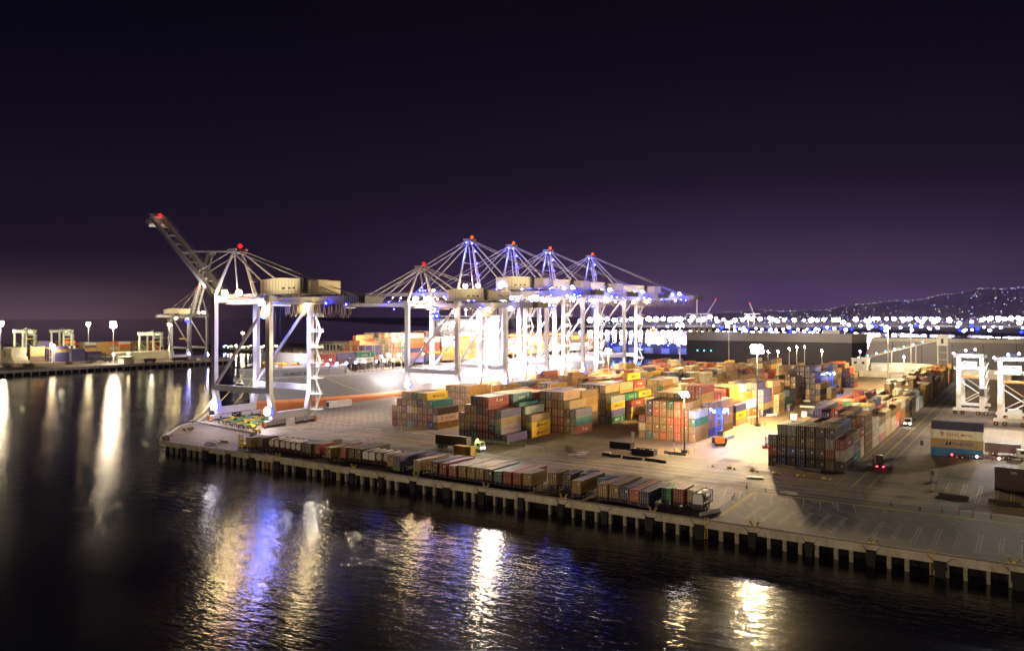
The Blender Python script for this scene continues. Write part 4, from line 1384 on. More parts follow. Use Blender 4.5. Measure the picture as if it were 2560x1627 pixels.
for x in (-315, -305, -295, -285):
    lamp('SPOT', (x, 394, 37.5), 40e3, (1, .93, .88), .6, None, (x, 366, 16), 130, .8)
lamp('SPOT', (-270, 403, 46), 330e3, (1, .95, .92), 1., None, (-290, 403, 28), 130, .8)
lamp('POINT', (-288, 300, 30), 12e3, (1, .85, .55), .5)
lamp('POINT', (-285, 318, 34), 22e3, (1, .8, .55), .6)
lamp('POINT', (-300, 280, 38), 20e3, (1, .85, .6), .6)
lamp('POINT', (-294, 247, 21.5), 5e3, (1, .85, .75), .5)
lamp('POINT', (-285, 251, 22), 3e3, (.85, .85, 1), .5)
for y in (430, 470, 520):
    lamp('POINT', (-280, y - 4, 34), 15e3, (1, .88, .75), .6)
# mooring lines
for a, b_, lb_, r_ in (((-298.5, 235, 16.8), (-270.5, 190.5, .5), 'yellow mooring rope from the ship stem to the wharf corner', .13), ((-294, 238, 16.5), (-269, 199, .5), 'paler mooring rope beside the stem rope', .12),
                       ((-279.2, 262, 13.5), (-272, 300, .4), 'pair of long mooring ropes crossing the ship bow side', .12), ((-268.6, 196, 9.6), (-270.6, 186.8, .9), 'short yellow rope tied off at the fence corner', .14)):
    pa, pb = Vector(a), Vector(b_)
    mb = MB()
    pts = [pa.lerp(pb, i / 10) - Vector((0, 0, 1.6 * (1 - (i / 5 - 1) ** 2))) for i in range(11)]
    for p, q in zip(pts, pts[1:]):
        mb.tube(p, q, r_, 6, cap=False)
    tag(mb.build('mooring_rope', M_rope), lb_, 'rope')

# ------------------------------------------------------------------ light masts
def mast(x, y, h, label, n=8, r=.62, ring=1.5, watt=0, mt=None, base=False, lit=True, group='high light masts over the yard', col=(1, .72, .34), aim=None):
    t = T('light_mast', label, 'light mast', (x, y, 0), 0, group)
    MB().tube((0, 0, 0), (0, 0, h - .6), .34 if h > 20 else .26, 10, .15).build('pole', M_dark if base else M_zinc, t)
    mb = MB()
    if n > 1:
        for i in range(n):
            a = 2 * math.pi * i / n
            mb.bar((0, 0, h - .7), (math.cos(a) * ring, math.sin(a) * ring, h - .7), .12)
    mb.tube((0, 0, h - 1.1), (0, 0, h - .3), .35, 8)
    mb.build('lamp_frame', M_dark, t)
    if lit:
        for i in range(n):
            a = 2 * math.pi * (i + .5) / n
            rr_ = ring if n > 1 else 0
            MB().ball((0, 0, 0), r, 10, 6, .85).build('floodlight', mt or E_mast, t, (math.cos(a) * rr_, math.sin(a) * rr_, h - .2 + (r * 1.25 if i % 2 else -r * .35)))
        if watt:
            if aim:
                lamp('SPOT', (x, y, h - 2.2), watt, col, 1.3, None, (x + aim[0], y + aim[1], 0), 150, .5)
            else:
                lamp('POINT', (x, y, h - 2.2), watt, col, 1.3)
    if base:
        for i in range(4):
            a = math.pi / 4 + i * math.pi / 2
            p = (math.cos(a) * 3.2, math.sin(a) * 3.2)
            MB().tube((*p, 0), (*p, 1.5), .16, 8).build('guard_post', M_yellow, t)
        MB().box(-.7, -.7, 0, .7, .7, .9).build('footing', M_dark, t)
    return t
mast(-171.3, 246.5, 35.9, 'tall mast in the aisle between the bow block and the stepped block', 8, .62, 1.5, 62e3, emis('lamp_hot_white', (1, .92, .86), 330))
mast(-178, 455, 35.5, 'tall mast among the pale rows below the far cranes', 8, .7, 1.9, 260e3, aim=(30, -30))
mast(-205.4, 631, 35.5, 'distant tall mast against the vehicle ship hull', 8, .7, 2.0, 180e3)
mast(-86.6, 299, 28.5, 'brilliant mast with yellow guard posts beside the purple boxes', 10, 1.05, 1.45, 430e3, None, True, col=(1, .71, .33))
mast(-88.3, 229.3, 17.6, 'short dark lamp post in front of the wide block', 6, .5, .95, 52e3, None, True, col=(1, .70, .32))
mast(-185.8, 374.5, 23.5, 'thin mast by the pale rows with one lamp cluster', 5, .5, 1.2, 110e3)
mast(-71.5, 510.6, 34.5, 'slim tall pole with crossarms beyond the long lane', 3, .5, .7, 230e3)
mast(-74.4, 640, 34, 'slim tall pole before the grey hull', 3, .5, .7, 120e3)
for i, (x, y, h) in enumerate(((-167.8, 607.6, 13.7), (-161.5, 611.8, 14.0), (-164.7, 657.5, 14.1), (-164.6, 681.5, 14.9), (-158.0, 680, 15.2), (-138.2, 651, 13.7), (-109.7, 645.8, 14.0), (-76.5, 619.8, 11.9), (-185, 640, 12))):
    mast(x, y, h, f'small street lamp at the back of the yard, {NTH[i]} from the ship side', 2, .62, .7, 14e3 if i % 2 else 0, E_bluew if i > 5 else E_white, False, True, 'small lamps along the back of the yard')
for i, (x, y, h, w_) in enumerate(((-870, 386, 32.6, 160e3), (-723, 362.5, 15.4, 60e3), (-845.5, 461.6, 32.1, 130e3), (-736, 425.7, 31.9, 240e3), (-656, 432, 33.2, 16e3), (-832, 649.5, 19.3, 10e3), (-639.5, 370, 9, 9e3), (-648, 388, 9, 9e3))):
    mast(x, y, h, ['blazing mast at the edge of the yard across the channel', 'low mast among the gantries across the channel', 'tall mast above the tan rows across the channel', 'tall mast with the brightest lamps across the channel', 'mast in front of the cream crane', 'lone lamp on the spit beyond the cream crane', 'low white lamp on the ramp across the channel', 'low white lamp by the pale shed'][i], 6 if i in (0, 2, 3) else 3, (1.4, .8, .9, 1.7, .6, .7, .4, .4)[i], 1.3 if h > 12 else .6, w_, emis('lamp_far_bright', (1, .80, .56), 420) if i in (0, 3) else emis('lamp_far_mast', (1, .76, .42), 75), False, True, 'light masts across the channel', (1, .86, .66), (-25, 0) if h > 12 else (-4, 0))
# unseen spots added behind the viewer to light the quay wall
lamp('SPOT', (-120, -60, 5), 290e3, (1, .80, .52), 3, None, (-110, 156, 0), 100, .5)
lamp('SPOT', (-20, -60, 5), 220e3, (1, .80, .52), 3, None, (-30, 156, 0), 90, .5)

# ------------------------------------------------------------------ trucks and handlers
def truck_tractor(label, x, y, rot, cabm, group=None, tail=False, head=True):
    t = T('truck_tractor', label, 'truck', (x, y, 0), rot, group)      # local +x is forward
    MB().box(-3.2, -.5, .6, 2.6, .5, .95).build('chassis_frame', M_dark, t)
    c = MB().prism([(.6, .95), (2.9, .95), (2.9, 1.9), (2.55, 3.0), (.6, 3.1)], -1.2, 1.2)
    c.v = [(a, c_, b_) for a, b_, c_ in c.v]
    cab = c.build('cab', cabm, t)
    MB().quad((2.925, -1.05, 1.95), (2.925, 1.05, 1.95), (2.60, 1.0, 2.9), (2.60, -1.0, 2.9)).build('windscreen', M_glass, cab)
    for s in (-1, 1):
        MB().box(1.4, s * 1.21 - .01, 1.9, 2.4, s * 1.21 + .01, 2.75).build('side_window', M_glass, cab)
        MB().box(2.9, s * .85 - .2, 1.05, 2.96, s * .85 + .2, 1.35).build('headlight', E_white if head else M_white, cab)
        for xw in (2.0, -1.4, -2.6):
            wo = MB().wheel((xw, s * .95, .5), .5, .5, 'y').build('wheel', M_black, t)
            MB().wheel((xw, s * .95, .5), .24, .54, 'y').build('rim', M_zinc, wo)
        MB().box(-3.28, s * .8 - .2, .62, -3.2, s * .8 + .2, .9).build('tail_lamp', E_tail if tail else M_red, t)
    MB().tube((.4, .9, .9), (.4, .9, 3.3), .1, 8).build('exhaust', M_zinc, t)
    return t
truck_tractor('pale truck with a lime green lit beacon pulling the dark brown container', -142.6, 196.6, 0, M_white)
ch = chassis(-157.2, 196.6, 13, M_green, 'green chassis carrying the dark brown container on the road', R(-90), 'trailers on the road')
ch = chassis(-140.3, 184.0, 6.4, M_dark, 'dark chassis under the golden yellow short container', R(-90), 'trailers on the road')
tk_ = [o for o in bpy.data.objects if o.name == 'truck_tractor'][0]
MB().ball((.4, .6, 3.4), .4, 10, 6).build('beacon', E_yel, tk_)
lamp('POINT', (-141.6, 194.8, 5.2), 1.2e3, (.8, 1, .2), .4)
truck_tractor('white cab truck beside the mauve brown trailer', -4.6, 270.5, 0, M_white)
chassis(-20, 264.2, 12.8, M_maroon, 'red brown empty chassis with running lights in front of the stack of four', R(-90), 'trailers on the road')
chassis(-12.2, 277, 9.2, M_dark, 'dark chassis under the mauve brown container', R(-90), 'trailers on the road')
for x, e in ((-19.9, E_tail), (-13.6, E_warm), (-8.2, E_warm)):
    tag(MB().ball((x, 262.9, 1.1), .28, 8, 6).build('marker_lamp', e), {E_tail: 'glowing red tail marker on the empty chassis', E_warm: 'amber side marker on the empty chassis'}[e], 'lamp', 'amber markers on the empty chassis' if e is E_warm else None)
truck_tractor('truck with glowing red tail lamps turning at the dark corner block', -35.4, 236.6, R(104), M_dark, None, True)
truck_tractor('bright fronted truck coming down the lane beside the long rows', -39.3, 331, R(-90), M_white)
chassis(-39.3, 334, 12.6, M_dark, 'empty dark chassis behind the bright fronted truck', 0, 'trailers on the road')
for i, (x, y) in enumerate(((-78.2, 318), (-76.4, 328), (-75.0, 340))):
    truck_tractor(f'white truck seen from behind with red lamps, {NTH[i]} in the queue on the bright aisle', x, y, R(84), M_white, 'trucks queueing on the bright aisle', True)
truck_tractor('truck with red lamps half hidden by the dark corner block', -70.2, 254, R(95), M_white, None, True)
def handler(label, x, y, rot, lit=True):
    t = T('container_handler', label, 'container handler', (x, y, 0), rot)     # local +y forward
    b_ = MB().box(-1.5, -3.4, .8, 1.5, 2.2, 1.9)
    b_.box(-1.4, -4.1, .9, 1.4, -3.4, 2.6)
    b_.build('body', M_orange, t)
    c = MB().box(-.8, -1.2, 2.6, .9, .8, 4.5).build('operator_cab', M_dark, t)
    MB().box(-.85, -1.26, 3.1, .95, .86, 4.2).build('window', M_glass, c)
    MB().box(-.95, -3.3, 1.9, .95, -1.4, 2.9).build('engine_cover', M_orange, t)
    for s in (-1, 1):
        wo = MB().wheel((s * 1.75, 2.2, .95), .95, 1.1, 'x', 18).build('wheel', M_black, t)
        MB().wheel((s * 1.75, 2.2, .95), .45, 1.16, 'x', 12).build('rim', M_orange, wo)
        wo = MB().wheel((s * 1.3, -3.0, .7), .7, .6, 'x', 16).build('wheel', M_black, t)
        MB().wheel((s * 1.3, -3.0, .7), .33, .66, 'x', 12).build('rim', M_orange, wo)
        MB().bar((s * .95, 2.9, .9), (s * .95, 2.9, 11.5), .32, .5).build('mast_rail', M_blueP, t)
        MB().bar((s * .6, 3.0, 6), (s * .6, 3.0, 16.2), .26, .4).build('inner_mast_rail', M_dark, t)
        flood(t, (s * 1.6, 2.2, 10.2), .42, E_bluew, False)
    mb = MB()
    for z in (2, 5, 8, 11):
        mb.bar((-.95, 2.9, z), (.95, 2.9, z), .35)
    mb.build('mast_tie', M_blueP, t)
    MB().bar((-.7, 3.0, 16), (.7, 3.0, 16), .4).build('mast_head', M_dark, t)
    mb = MB().box(-3.0, 3.3, 10.0, 3.0, 3.9, 10.5)
    mb.box(-.9, 3.1, 9.3, .9, 3.5, 11.2); mb.box(-3.1, 3.2, 9.4, -2.8, 4.2, 10.6); mb.box(2.8, 3.2, 9.4, 3.1, 4.2, 10.6)
    sp = mb.build('spreader', M_blueP, t)
    for s in (-2.6, 2.6, 1.8):
        flood(sp, (s, 3.2, 10.8), .34, E_bluew, False, 'work_lamp')
    if lit:
        lamp('POINT', (x + 2.5, y + 1.5, 9), 9e3, (.12, .25, 1), .4)
        lamp('POINT', (x - 1.5, y - 5, 9.5), 6e3, (.2, .3, 1), .4)
    return t
handler('tall orange and blue lit container handler facing the mauve boxes', -84.6, 250.6, R(22))
handler('distant blue lit container handler behind the navy block', -88.0, 447, R(60))

# ------------------------------------------------------------------ rubber tyred gantries
def gantry(label, x, y, ux, span, hgt, mt, group, cabm=None, rot=0.):
    """legs at (0|ux) along x and (0|span) along y"""
    t = T('yard_gantry', label, 'gantry crane', (x, y, 0), rot, group)
    for a in (0, ux):
        for b_ in (0, span):
            MB().bar((a, b_, 1.6), (a, b_, hgt), 1.9, 1.5, 1.4, 1.2, (1, 0, 0)).build('leg', mt, t)
    for b_ in (0, span):
        MB().bar((-2.2, b_, 2.2), (ux + 2.2, b_, 2.2), 1.1, 1.2).build('sill_beam', mt, t)
        mb = MB()
        mb.bar((.6, b_, 4), (ux - .6, b_, 8.5), .35); mb.bar((ux - .6, b_, 8.7), (.6, b_, 14), .5, .35)
        mb.build('stair_brace', mt, t)
        for a in (-1.4, 1.4, ux - 1.4, ux + 1.4):
            wo = MB().wheel((a, b_, .8), .8, .7, 'y', 16).build('wheel', M_black, t)
            MB().wheel((a, b_, .8), .4, .76, 'y', 12).build('rim', M_orange, wo)
    for a in (0, ux):
        MB().bar((a, -2.5, hgt), (a, span + 2.5, hgt), 1.5, 2.2).build('top_beam', mt, t)
        MB().box(a - .9, -1.4, 8, a + .9, -.75, 11).build('cable_box', M_dark if a else mt, t)
    mb = MB()
    for z in (hgt - 4, hgt + .9):
        mb.box(-1.8, -2.2, z, ux + 1.8, -1.0, z + .12)
        for i in range(9):
            mb.bar((-1.7 + i * (ux + 3.4) / 8, -2.2, z), (-1.7 + i * (ux + 3.4) / 8, -2.2, z + 1.2), .1)
        for zz in (.6, 1.2):
            mb.bar((-1.8, -2.2, z + zz), (ux + 1.8, -2.2, z + zz), .1)
    mb.build('platform', M_white, t)
    mb = MB()
    for i in range(14):
        y_ = -2 + i * (span + 4) / 13
        for a in (-1.3, ux + 1.3):
            mb.bar((a, y_, hgt + .9), (a, y_, hgt + 2.1), .12)
    for a in (-1.3, ux + 1.3):
        for zz in (1.5, 2.1):
            mb.bar((a, -2.4, hgt + zz), (a, span + 2.4, hgt + zz), .12)
    for k in range(5):
        z_ = 4 + k * 3.6
        mb.box(ux + .9, -1.4, z_, ux + 2.6, 1.2, z_ + .12); mb.bar((ux + 1.1, -.8, z_), (ux + 2.4, .6, z_ + 3.6), .5, .1); mb.bar((ux + 2.6, -1.4, z_), (ux + 2.6, -1.4, z_ + 1.2), .1); mb.bar((ux + .9, -1.4, z_ + 1.2), (ux + 2.6, -1.4, z_ + 1.2), .1)
    mb.build('ladder_railing', mt, t)
    tr = MB().box(-.6, 2, hgt + .95, ux + .6, 7, hgt + 2.2).build('trolley', mt, t)
    cb = MB().box(1.2, -.9, hgt - 3.6, ux - 1.8, 2.4, hgt - .9).build('operator_cab', cabm or M_white, tr)
    for i in range(4):
        MB().box(1.6 + (i % 2) * 1.9, -.96, hgt - 3.1 + (i // 2) * 1.1, 3.0 + (i % 2) * 1.9, -.9, hgt - 2.4 + (i // 2) * 1.1).build('window', M_glass, cb)
    MB().box(1.5, 2.6, hgt + 2.2, 5.5, 6, hgt + 3.8).build('hoist_house', M_dark, tr)
    sp = MB().bar((-1.0, 3.4, hgt - 7.2), (ux + 1.0, 3.4, hgt - 7.2), 1.4, .9)
    for a in (0, ux):
        sp.box(a - .3, 2.4, hgt - 7.6, a + .3, 4.4, hgt - 6.4)
    sp.build('spreader', M_orange if cabm is None else M_yellow, tr)
    mb = MB()
    for a in (1, ux - 1):
        mb.tube((a, 3.4, hgt - 6.8), (a, 3.4, hgt), .07, 5)
    mb.build('hoist_rope', M_dark, tr)
    return t
gr = 'rubber tyred gantries by the stack of four'
ga = gantry('white gantry crane behind the stack of four, with an orange spreader', -26.4, 383, 8.4, 23, 23, M_white, gr)
gb = gantry('white gantry crane with brightly lit cab at the frame edge', -10.6, 351, 8.6, 23, 23.5, M_white, gr)
for t, x, y in ((ga, -26.4, 383), (gb, -10.6, 351)):
    for p in ((-1.8, -2, 25.5), (2.6, -1.6, 26.8), (6, -1, 27.2)):
        flood(t, p, .48, E_bluew, False)
    lamp('POINT', (x + 4, y - 7, 20), 9e3, (.93, .92, 1), .5)
    lamp('SPOT', (x + 4, y + 3, 22), 36e3, (.95, .94, 1), .6, None, (x + 4, y + 2, 0), 120)
lamp('SPOT', (-9, 340, 24), 40e3, (.95, .92, 1), .6, None, (-6, 310, 0), 120)
MB().box(2.4, -1.4, 2.9, 7, 1.4, 6.4).build('power_unit', M_white, gb)
for i, (x, y, lb) in enumerate(((-840, 396, 'pale green gantry crane by the cream stack across the channel'), (-812, 418, 'pale green gantry crane behind the low mast across the channel'), (-712, 452, 'pale green gantry crane beside the cream crane'))):
    gantry(lb, x, y, 8, 23, 25 if i < 2 else 23, M_ltgreen, 'gantries across the channel', M_ltgreen, R(90))
    lamp('POINT', (x - 10, y + 4, 21), 4e3, (1, .9, .6), .5)

# ------------------------------------------------------------------ small things on the wharf
def barrier(label, p, q, mt=None, group='concrete barriers on the yard', hgt=.85, w_=.6, cat='barrier', name='concrete_barrier'):
    p, q = Vector((*p, 0)), Vector((*q, 0))
    d = q - p
    L_ = d.length
    mb = MB().prism([(-w_ / 2, 0), (w_ / 2, 0), (w_ / 2, .2), (w_ * .22, hgt * .5), (w_ * .16, hgt), (-w_ * .16, hgt), (-w_ * .22, hgt * .5), (-w_ / 2, .2)], 0, L_)
    mb.v = [(c, a, b_) for a, b_, c in mb.v]
    o = mb.build(name, mt or M_conc)
    o.location = p
    o.rotation_euler = (0, 0, math.atan2(d.y, d.x))
    tag(o, label, cat, group)
    return o
for i, (p, q) in enumerate((((-194.6, 212.4), (-187.6, 211.9)), ((-187.2, 211.9), (-180.6, 211.3)))):
    barrier(f'pale barrier on the paving before the bow block, {["ship side", "inland"][i]} one of two', p, q)
for i, (p, q) in enumerate((((-154, 213), (-148.4, 213.1)), ((-148, 213.2), (-141.6, 213.2)), ((-141.2, 213.3), (-135, 213.4)))):
    barrier(f'barrier at the foot of the stepped block, {NTH[i]} from the ship side', p, q)
for i, (p, q) in enumerate((((-59, 221.3), (-53.6, 221.2)), ((-53.2, 221.1), (-47.2, 221)))):
    barrier(f'barrier at the foot of the dark corner block, {["scrawled", "plain"][i]} one', p, q)
for lb, p, q in (('white barrier in front of the tall navy block', (-101, 398), (-89.5, 396.5)), ('white barrier by the purple and ochre stacks', (-92, 331), (-89.2, 335.5)), ('white barrier on the aisle before the navy block', (-88.5, 372), (-79.5, 371)), ('white barrier beside the tall container handler', (-85.6, 262), (-85.2, 267)), ('pale barrier standing on edge beside the end tank trailer', (-57.6, 158.4), (-55.6, 164.5)), ('long low pale barrier by the short lamp post', (-92.8, 224.5), (-86.0, 224.4))):
    barrier(lb, p, q, M_white)
for i, (p, q) in enumerate((((-107, 211.6), (-100.9, 211.5)), ((-99.9, 210.9), (-93.8, 210.8)), ((-93.0, 211.0), (-86.6, 210.6)))):
    barrier(f'dark timber kerb rail by the dumpsters, {NTH[i]} from the ship side', p, q, M_dark, 'dark timber kerb rails', .7, .9, 'kerb rail', 'kerb_rail')
for i, (p, q) in enumerate((((-18.3, 206.6), (-12.2, 205.9)), ((-8.4, 206.0), (-2.3, 205.3)))):
    barrier(f'dark grey kerb rail in the empty stalls, {["nearer the stack of four", "nearer the frame edge"][i]}', p, q, mat('dark_grey_timber', (.07, .068, .065), .85), 'dark grey kerb rails in the empty stalls', .8, 1.0, 'kerb rail', 'kerb_rail')
def skip_bin(label, x, y, rot, L_, W_, h, full, mt):
    t = T('dumpster', label, 'dumpster', (x, y, 0), rot)
    mb = MB()
    for s in (-1, 1):
        mb.bar((-L_ / 2, s * (W_ / 2 - .1), .2 + h / 2), (L_ / 2, s * (W_ / 2), .2 + h / 2), .1, h)
        mb.bar((s * L_ / 2, -W_ / 2, .2 + h / 2), (s * L_ / 2, W_ / 2, .2 + h / 2), .1, h)
        for i in range(7):
            mb.bar((-L_ / 2 + i * L_ / 6, s * W_ / 2, .2), (-L_ / 2 + i * L_ / 6, s * W_ / 2, .2 + h), .14)
        mb.bar((-L_ / 2, s * W_ / 2, .2 + h), (L_ / 2, s * W_ / 2, .2 + h), .18)
        mb.bar((s * L_ / 2, -W_ / 2, .2 + h), (s * L_ / 2, W_ / 2, .2 + h), .18)
    mb.box(-L_ / 2, -W_ / 2, .15, L_ / 2, W_ / 2, .3)
    mb.build('bin', mt, t)
    if full:
        q = random.Random(4)
        mb = MB()
        for i in range(40):
            mb.ball((q.uniform(-L_ / 2 + .4, L_ / 2 - .4), q.uniform(-W_ / 2 + .3, W_ / 2 - .3), h * .8 + q.uniform(-.2, .25)), q.uniform(.2, .45), 6, 4)
        mb.build('rubbish', M_conc, t)
    else:
        MB().box(-L_ / 2 + .1, -W_ / 2 + .1, .2 + h + .02, L_ / 2 - .1, W_ / 2 - .1, .3 + h).build('tarpaulin', M_dark, t)
    return t
skip_bin('covered black dumpster behind the dark kerb rails', -107.2, 225.5, 0, 7, 2.6, 1.9, False, M_black)
skip_bin('open black dumpster filled with pale rubbish', -97.0, 219.5, 0, 7, 2.6, 1.5, True, M_dark)
t = T('tarpaulin_heap', 'blue tarpaulin heap between the two dumpsters', 'tarpaulin', (-103.6, 224.6, 0))
mb = MB(); q = random.Random(2)
for i in range(9):
    mb.ball((q.uniform(-1.4, 1.4), q.uniform(-.6, .6), .25), q.uniform(.4, .8), 8, 5, .7)
mb.build('tarpaulin', M_blueP, t, smooth=True)
for i, (x, y) in enumerate(((-100.3, 223.6), (-98.9, 222.8))):
    t = T('oil_drum', ['dark drum beside the open dumpster', 'yellow drum beside the open dumpster'][i], 'drum', (x, y, 0))
    MB().tube((0, 0, 0), (0, 0, 1.2), .6, 14).build('drum', [M_dark, M_yellow][i], t)
    MB().tube((0, 0, 1.2), (0, 0, 1.26), .62, 14).build('lid', [M_black, M_yellow][i], t)
t = T('small_cabinet', 'small white cabinet lying on the first dark kerb rail', 'cabinet', (-105.4, 212.2, 0))
MB().box(-.9, -.4, .0, .9, .4, 1.0).build('body', M_white, t); MB().box(-.8, -.43, .1, -.05, -.4, .9).build('door', M_plate, t)
for lb, x, y, h, pl in (('white square sign on a thin post by the covered dumpster', -104.6, 228, 5.2, (.55, 1.1)), ('thin dark sign post before the wide block', -91.3, 228.6, 4, (.2, .5)), ('thin dark post at the end of the kerb rails', -86.2, 211.6, 3, (.15, .3)), ('dark sign on a thin post by the stack of four', -27.6, 262, 4.6, (.4, .7)), ('dark sign on a post in the empty stalls', -20.4, 215.2, 4.2, (.35, .6)), ('thin post before the bow block barriers', -187.6, 214, 4, (.1, .2))):
    t = T('sign_post', lb, 'sign', (x, y, 0))
    MB().tube((0, 0, 0), (0, 0, h), .06, 6).build('post', M_zinc, t)
    MB().box(-pl[0], -.1, h - pl[1] * 2, pl[0], -.05, h).build('sign_plate', M_white if 'white' in lb else M_dark, t)
for i, (a, b_, c) in enumerate(((1782, 1166, .38), (1823, 1171, .6), (1836, 1172.5, .36), (1879, 1177, .6), (1892, 1179, .36), (1937, 1184, .62), (1950, 1185.5, .38), (1997, 1190, .62), (2011, 1191.5, .38), (2060, 1197, .62), (2075, 1199, .4))):
    p = G(a, b_)
    t = T('marker_dome', f'round yellow traffic dome on the road, {["small", "large"][c > .5]}, {NTH[i]} from the ship side', 'traffic dome', p, 0, 'yellow traffic domes on the road')
    MB().ball((0, 0, .1), c, 14, 8, .9).build('dome', mat('bright_yellow', (.85, .72, .10), .4, var=.05), t)
    MB().tube((0, 0, 0), (0, 0, .06), c * 1.15, 14).build('base_ring', M_dark, t)
for i, (a, b_) in enumerate(((2228, 1262), (2300, 1274), (2355, 1280), (2397, 1283), (2432, 1289), (2478, 1295), (1836, 1240), (1831, 1248), (1867, 1221), (1914, 1228))):
    p = G(a, b_)
    t = T('traffic_cone', f'small {"red" if i in (0, 3, 4) else "dark"} delineator post by the yellow line, {NTH[i]} of ten', 'delineator', p, 0, 'delineator posts by the yellow line')
    MB().tube((0, 0, .05), (0, 0, .95), .14, 8, .06).build('post', M_red if i in (0, 3, 4) else M_dark, t); MB().box(-.25, -.25, 0, .25, .25, .06).build('base', M_black, t)
for lb, a, b_, rz in (('pale slab lying on the road by the yellow domes', 1888, 1196, .1), ('pale slab lying at the corner of the yellow stall line', 1972, 1234, -.05)):
    o = MB().box(-2, -.5, 0, 2, .5, .35).box(-1.2, -.4, .35, 1.6, .4, .5).build('concrete_slab', M_white); o.location = G(a, b_); o.rotation_euler = (0, 0, rz)
    tag(o, lb, 'slab')
for lb, a, b_, mt, rz in (('tilted pale board propped in the empty stalls', 2338, 1203, M_white, .7), ('dark board propped beside the pale board in the empty stalls', 2326, 1200, M_dark, -.4), ('pale board lying nearer the road in the empty stalls', 2331, 1226, M_conc, .5)):
    o = MB().bar((0, 0, .05), (.5, .2, 1.5), 1.1, .1).build('propped_board', mt); o.location = G(a, b_); o.rotation_euler = (0, 0, rz)
    tag(o, lb, 'board')
# scrub growing from a crack, with pale sand
sc = T('dry_bush', 'leafless dry bush growing beside pale sand on the paving', 'bush', G(1424, 1132))
mb = MB(); q = random.Random(6)
for i in range(70):
    a = q.uniform(0, 6.28); l = q.uniform(1.2, 3.2); sp = q.uniform(.2, 1.3)
    p0 = Vector((q.uniform(-.9, .9), q.uniform(-.5, .5), 0)); p1 = p0 + Vector((math.cos(a) * sp, math.sin(a) * sp, l)); pm = p0.lerp(p1, .5)
    mb.tube(p0, p1, .03, 4, .012, False)
    for k in range(3):
        mb.tube(pm, pm + Vector((q.uniform(-.7, .7), q.uniform(-.7, .7), q.uniform(.3, 1))), .016, 4, .008, False)
mb.build('twig', M_scrub, sc)
mb = MB()
for i in range(16):
    c = G(1440 + q.uniform(-28, 26), 1133 + q.uniform(-3, 4))
    mb.ball((c.x, c.y, 0), q.uniform(.6, 1.5), 10, 5, .12)
tag(mb.build('sand', M_conc), kind='stuff')
# wharf corner: mesh fence, weeds, rubble
fe = T('mesh_fence', 'tall wire mesh fence across the wharf corner below the crane', 'fence', (-269.6, 188.2, 0), math.atan2(-7.2, 44))
mb = MB()
for i in range(16):
    mb.tube((i * 2.97, 0, 0), (i * 2.97, 0, 2.6), .06, 6)
mb.build('fence_post', M_zinc, fe)
mb = MB()
for z in (.1, 1.3, 2.6):
    mb.bar((0, 0, z), (44.6, 0, z), .07)
for i in range(150):
    mb.bar((i * .3, 0, .1), (i * .3, 0, 2.6), .014)
mb.build('wire_mesh', M_zinc, fe)
MB().bar((0, 1.2, .35), (44, 1.2, .35), .5, .7).build('foot_wall', M_conc, fe)
for i, (a, b_, s, rz) in enumerate(((530, 1112, 1.0, .2), (545, 1108, .8, -.3), (557, 1106, .9, .6), (520, 1114, .6, 0))):
    o = MB().box(-2.2 * s, -.8 * s, 0, 2.2 * s, .8 * s, .55 * s).box(-1.6 * s, -.5 * s, .55 * s, 1.9 * s, .6 * s, .95 * s).build('broken_slab', M_conc); o.location = G(a, b_); o.rotation_euler = (0, .06, rz)
    tag(o, f'broken concrete slab on the bare wharf corner, {["longest", "second", "tilted third", "smallest"][i]} piece', 'rubble slab')
for i, (a, b_, s) in enumerate(((415, 1103, 1.5), (476, 1076, 1.0), (460, 1077, .7), (630, 1094, 1.0))):
    t = T('weed_clump', ['olive weed clump at the curved wharf edge', 'weed clump at the fence end', 'low weed clump on the curved kerb', 'weed clump by the yellow machinery'][i], 'weeds', G(a, b_))
    mb = MB(); q = random.Random(i)
    for k in range(70):
        d = Vector((q.gauss(0, .5), q.gauss(0, .5), q.uniform(0, 1.3))) * s
        n = Vector((q.gauss(0, 1), q.gauss(0, 1), q.gauss(0, 1))).normalized() * .3 * s
        m_ = n.orthogonal().normalized() * .16 * s
        mb.quad(d - n, d + m_, d + n, d - m_)
    mb.build('foliage', mat('olive_leaf', (.12, .11, .03), .8, var=.4), t)
# yellow wheeled platforms and spreader frames stored under the corner crane
for i, (x, y, c) in enumerate(((-262, 199, 0), (-256, 197.5, 1), (-250, 196, 0), (-244.5, 194.5, 1), (-261, 205, 1), (-254, 204, 0), (-247, 203, 1))):
    t = T('spreader_frame', f'{["yellow", "green"][c]} lifting frame stored under the corner crane, {NTH[i]} of seven', 'lifting frame', (x, y, 0), R(8), 'lifting frames stored under the corner crane')
    mb = MB()
    for s in (-1, 1):
        mb.bar((s * .7, -5, 1.1), (s * .7, 5, 1.1), .35, .45); mb.bar((-1.3, s * 5, 1.1), (1.3, s * 5, 1.1), .35, .5)
    mb.box(-.8, -1, 1.3, .8, 1, 2.1)
    mb.build('frame', [mat('dull_yellow', (.34, .27, .05), .6, var=.4, scale=1.5), mat('dull_green', (.08, .17, .06), .6, var=.4, scale=1.5)][c], t)
    for s in (-1, 1):
        for k in (-1, 1):
            MB().box(s * 1.2 - .2, k * 5 - .2, 0, s * 1.2 + .2, k * 5 + .2, .9).build('leg', M_dark, t)
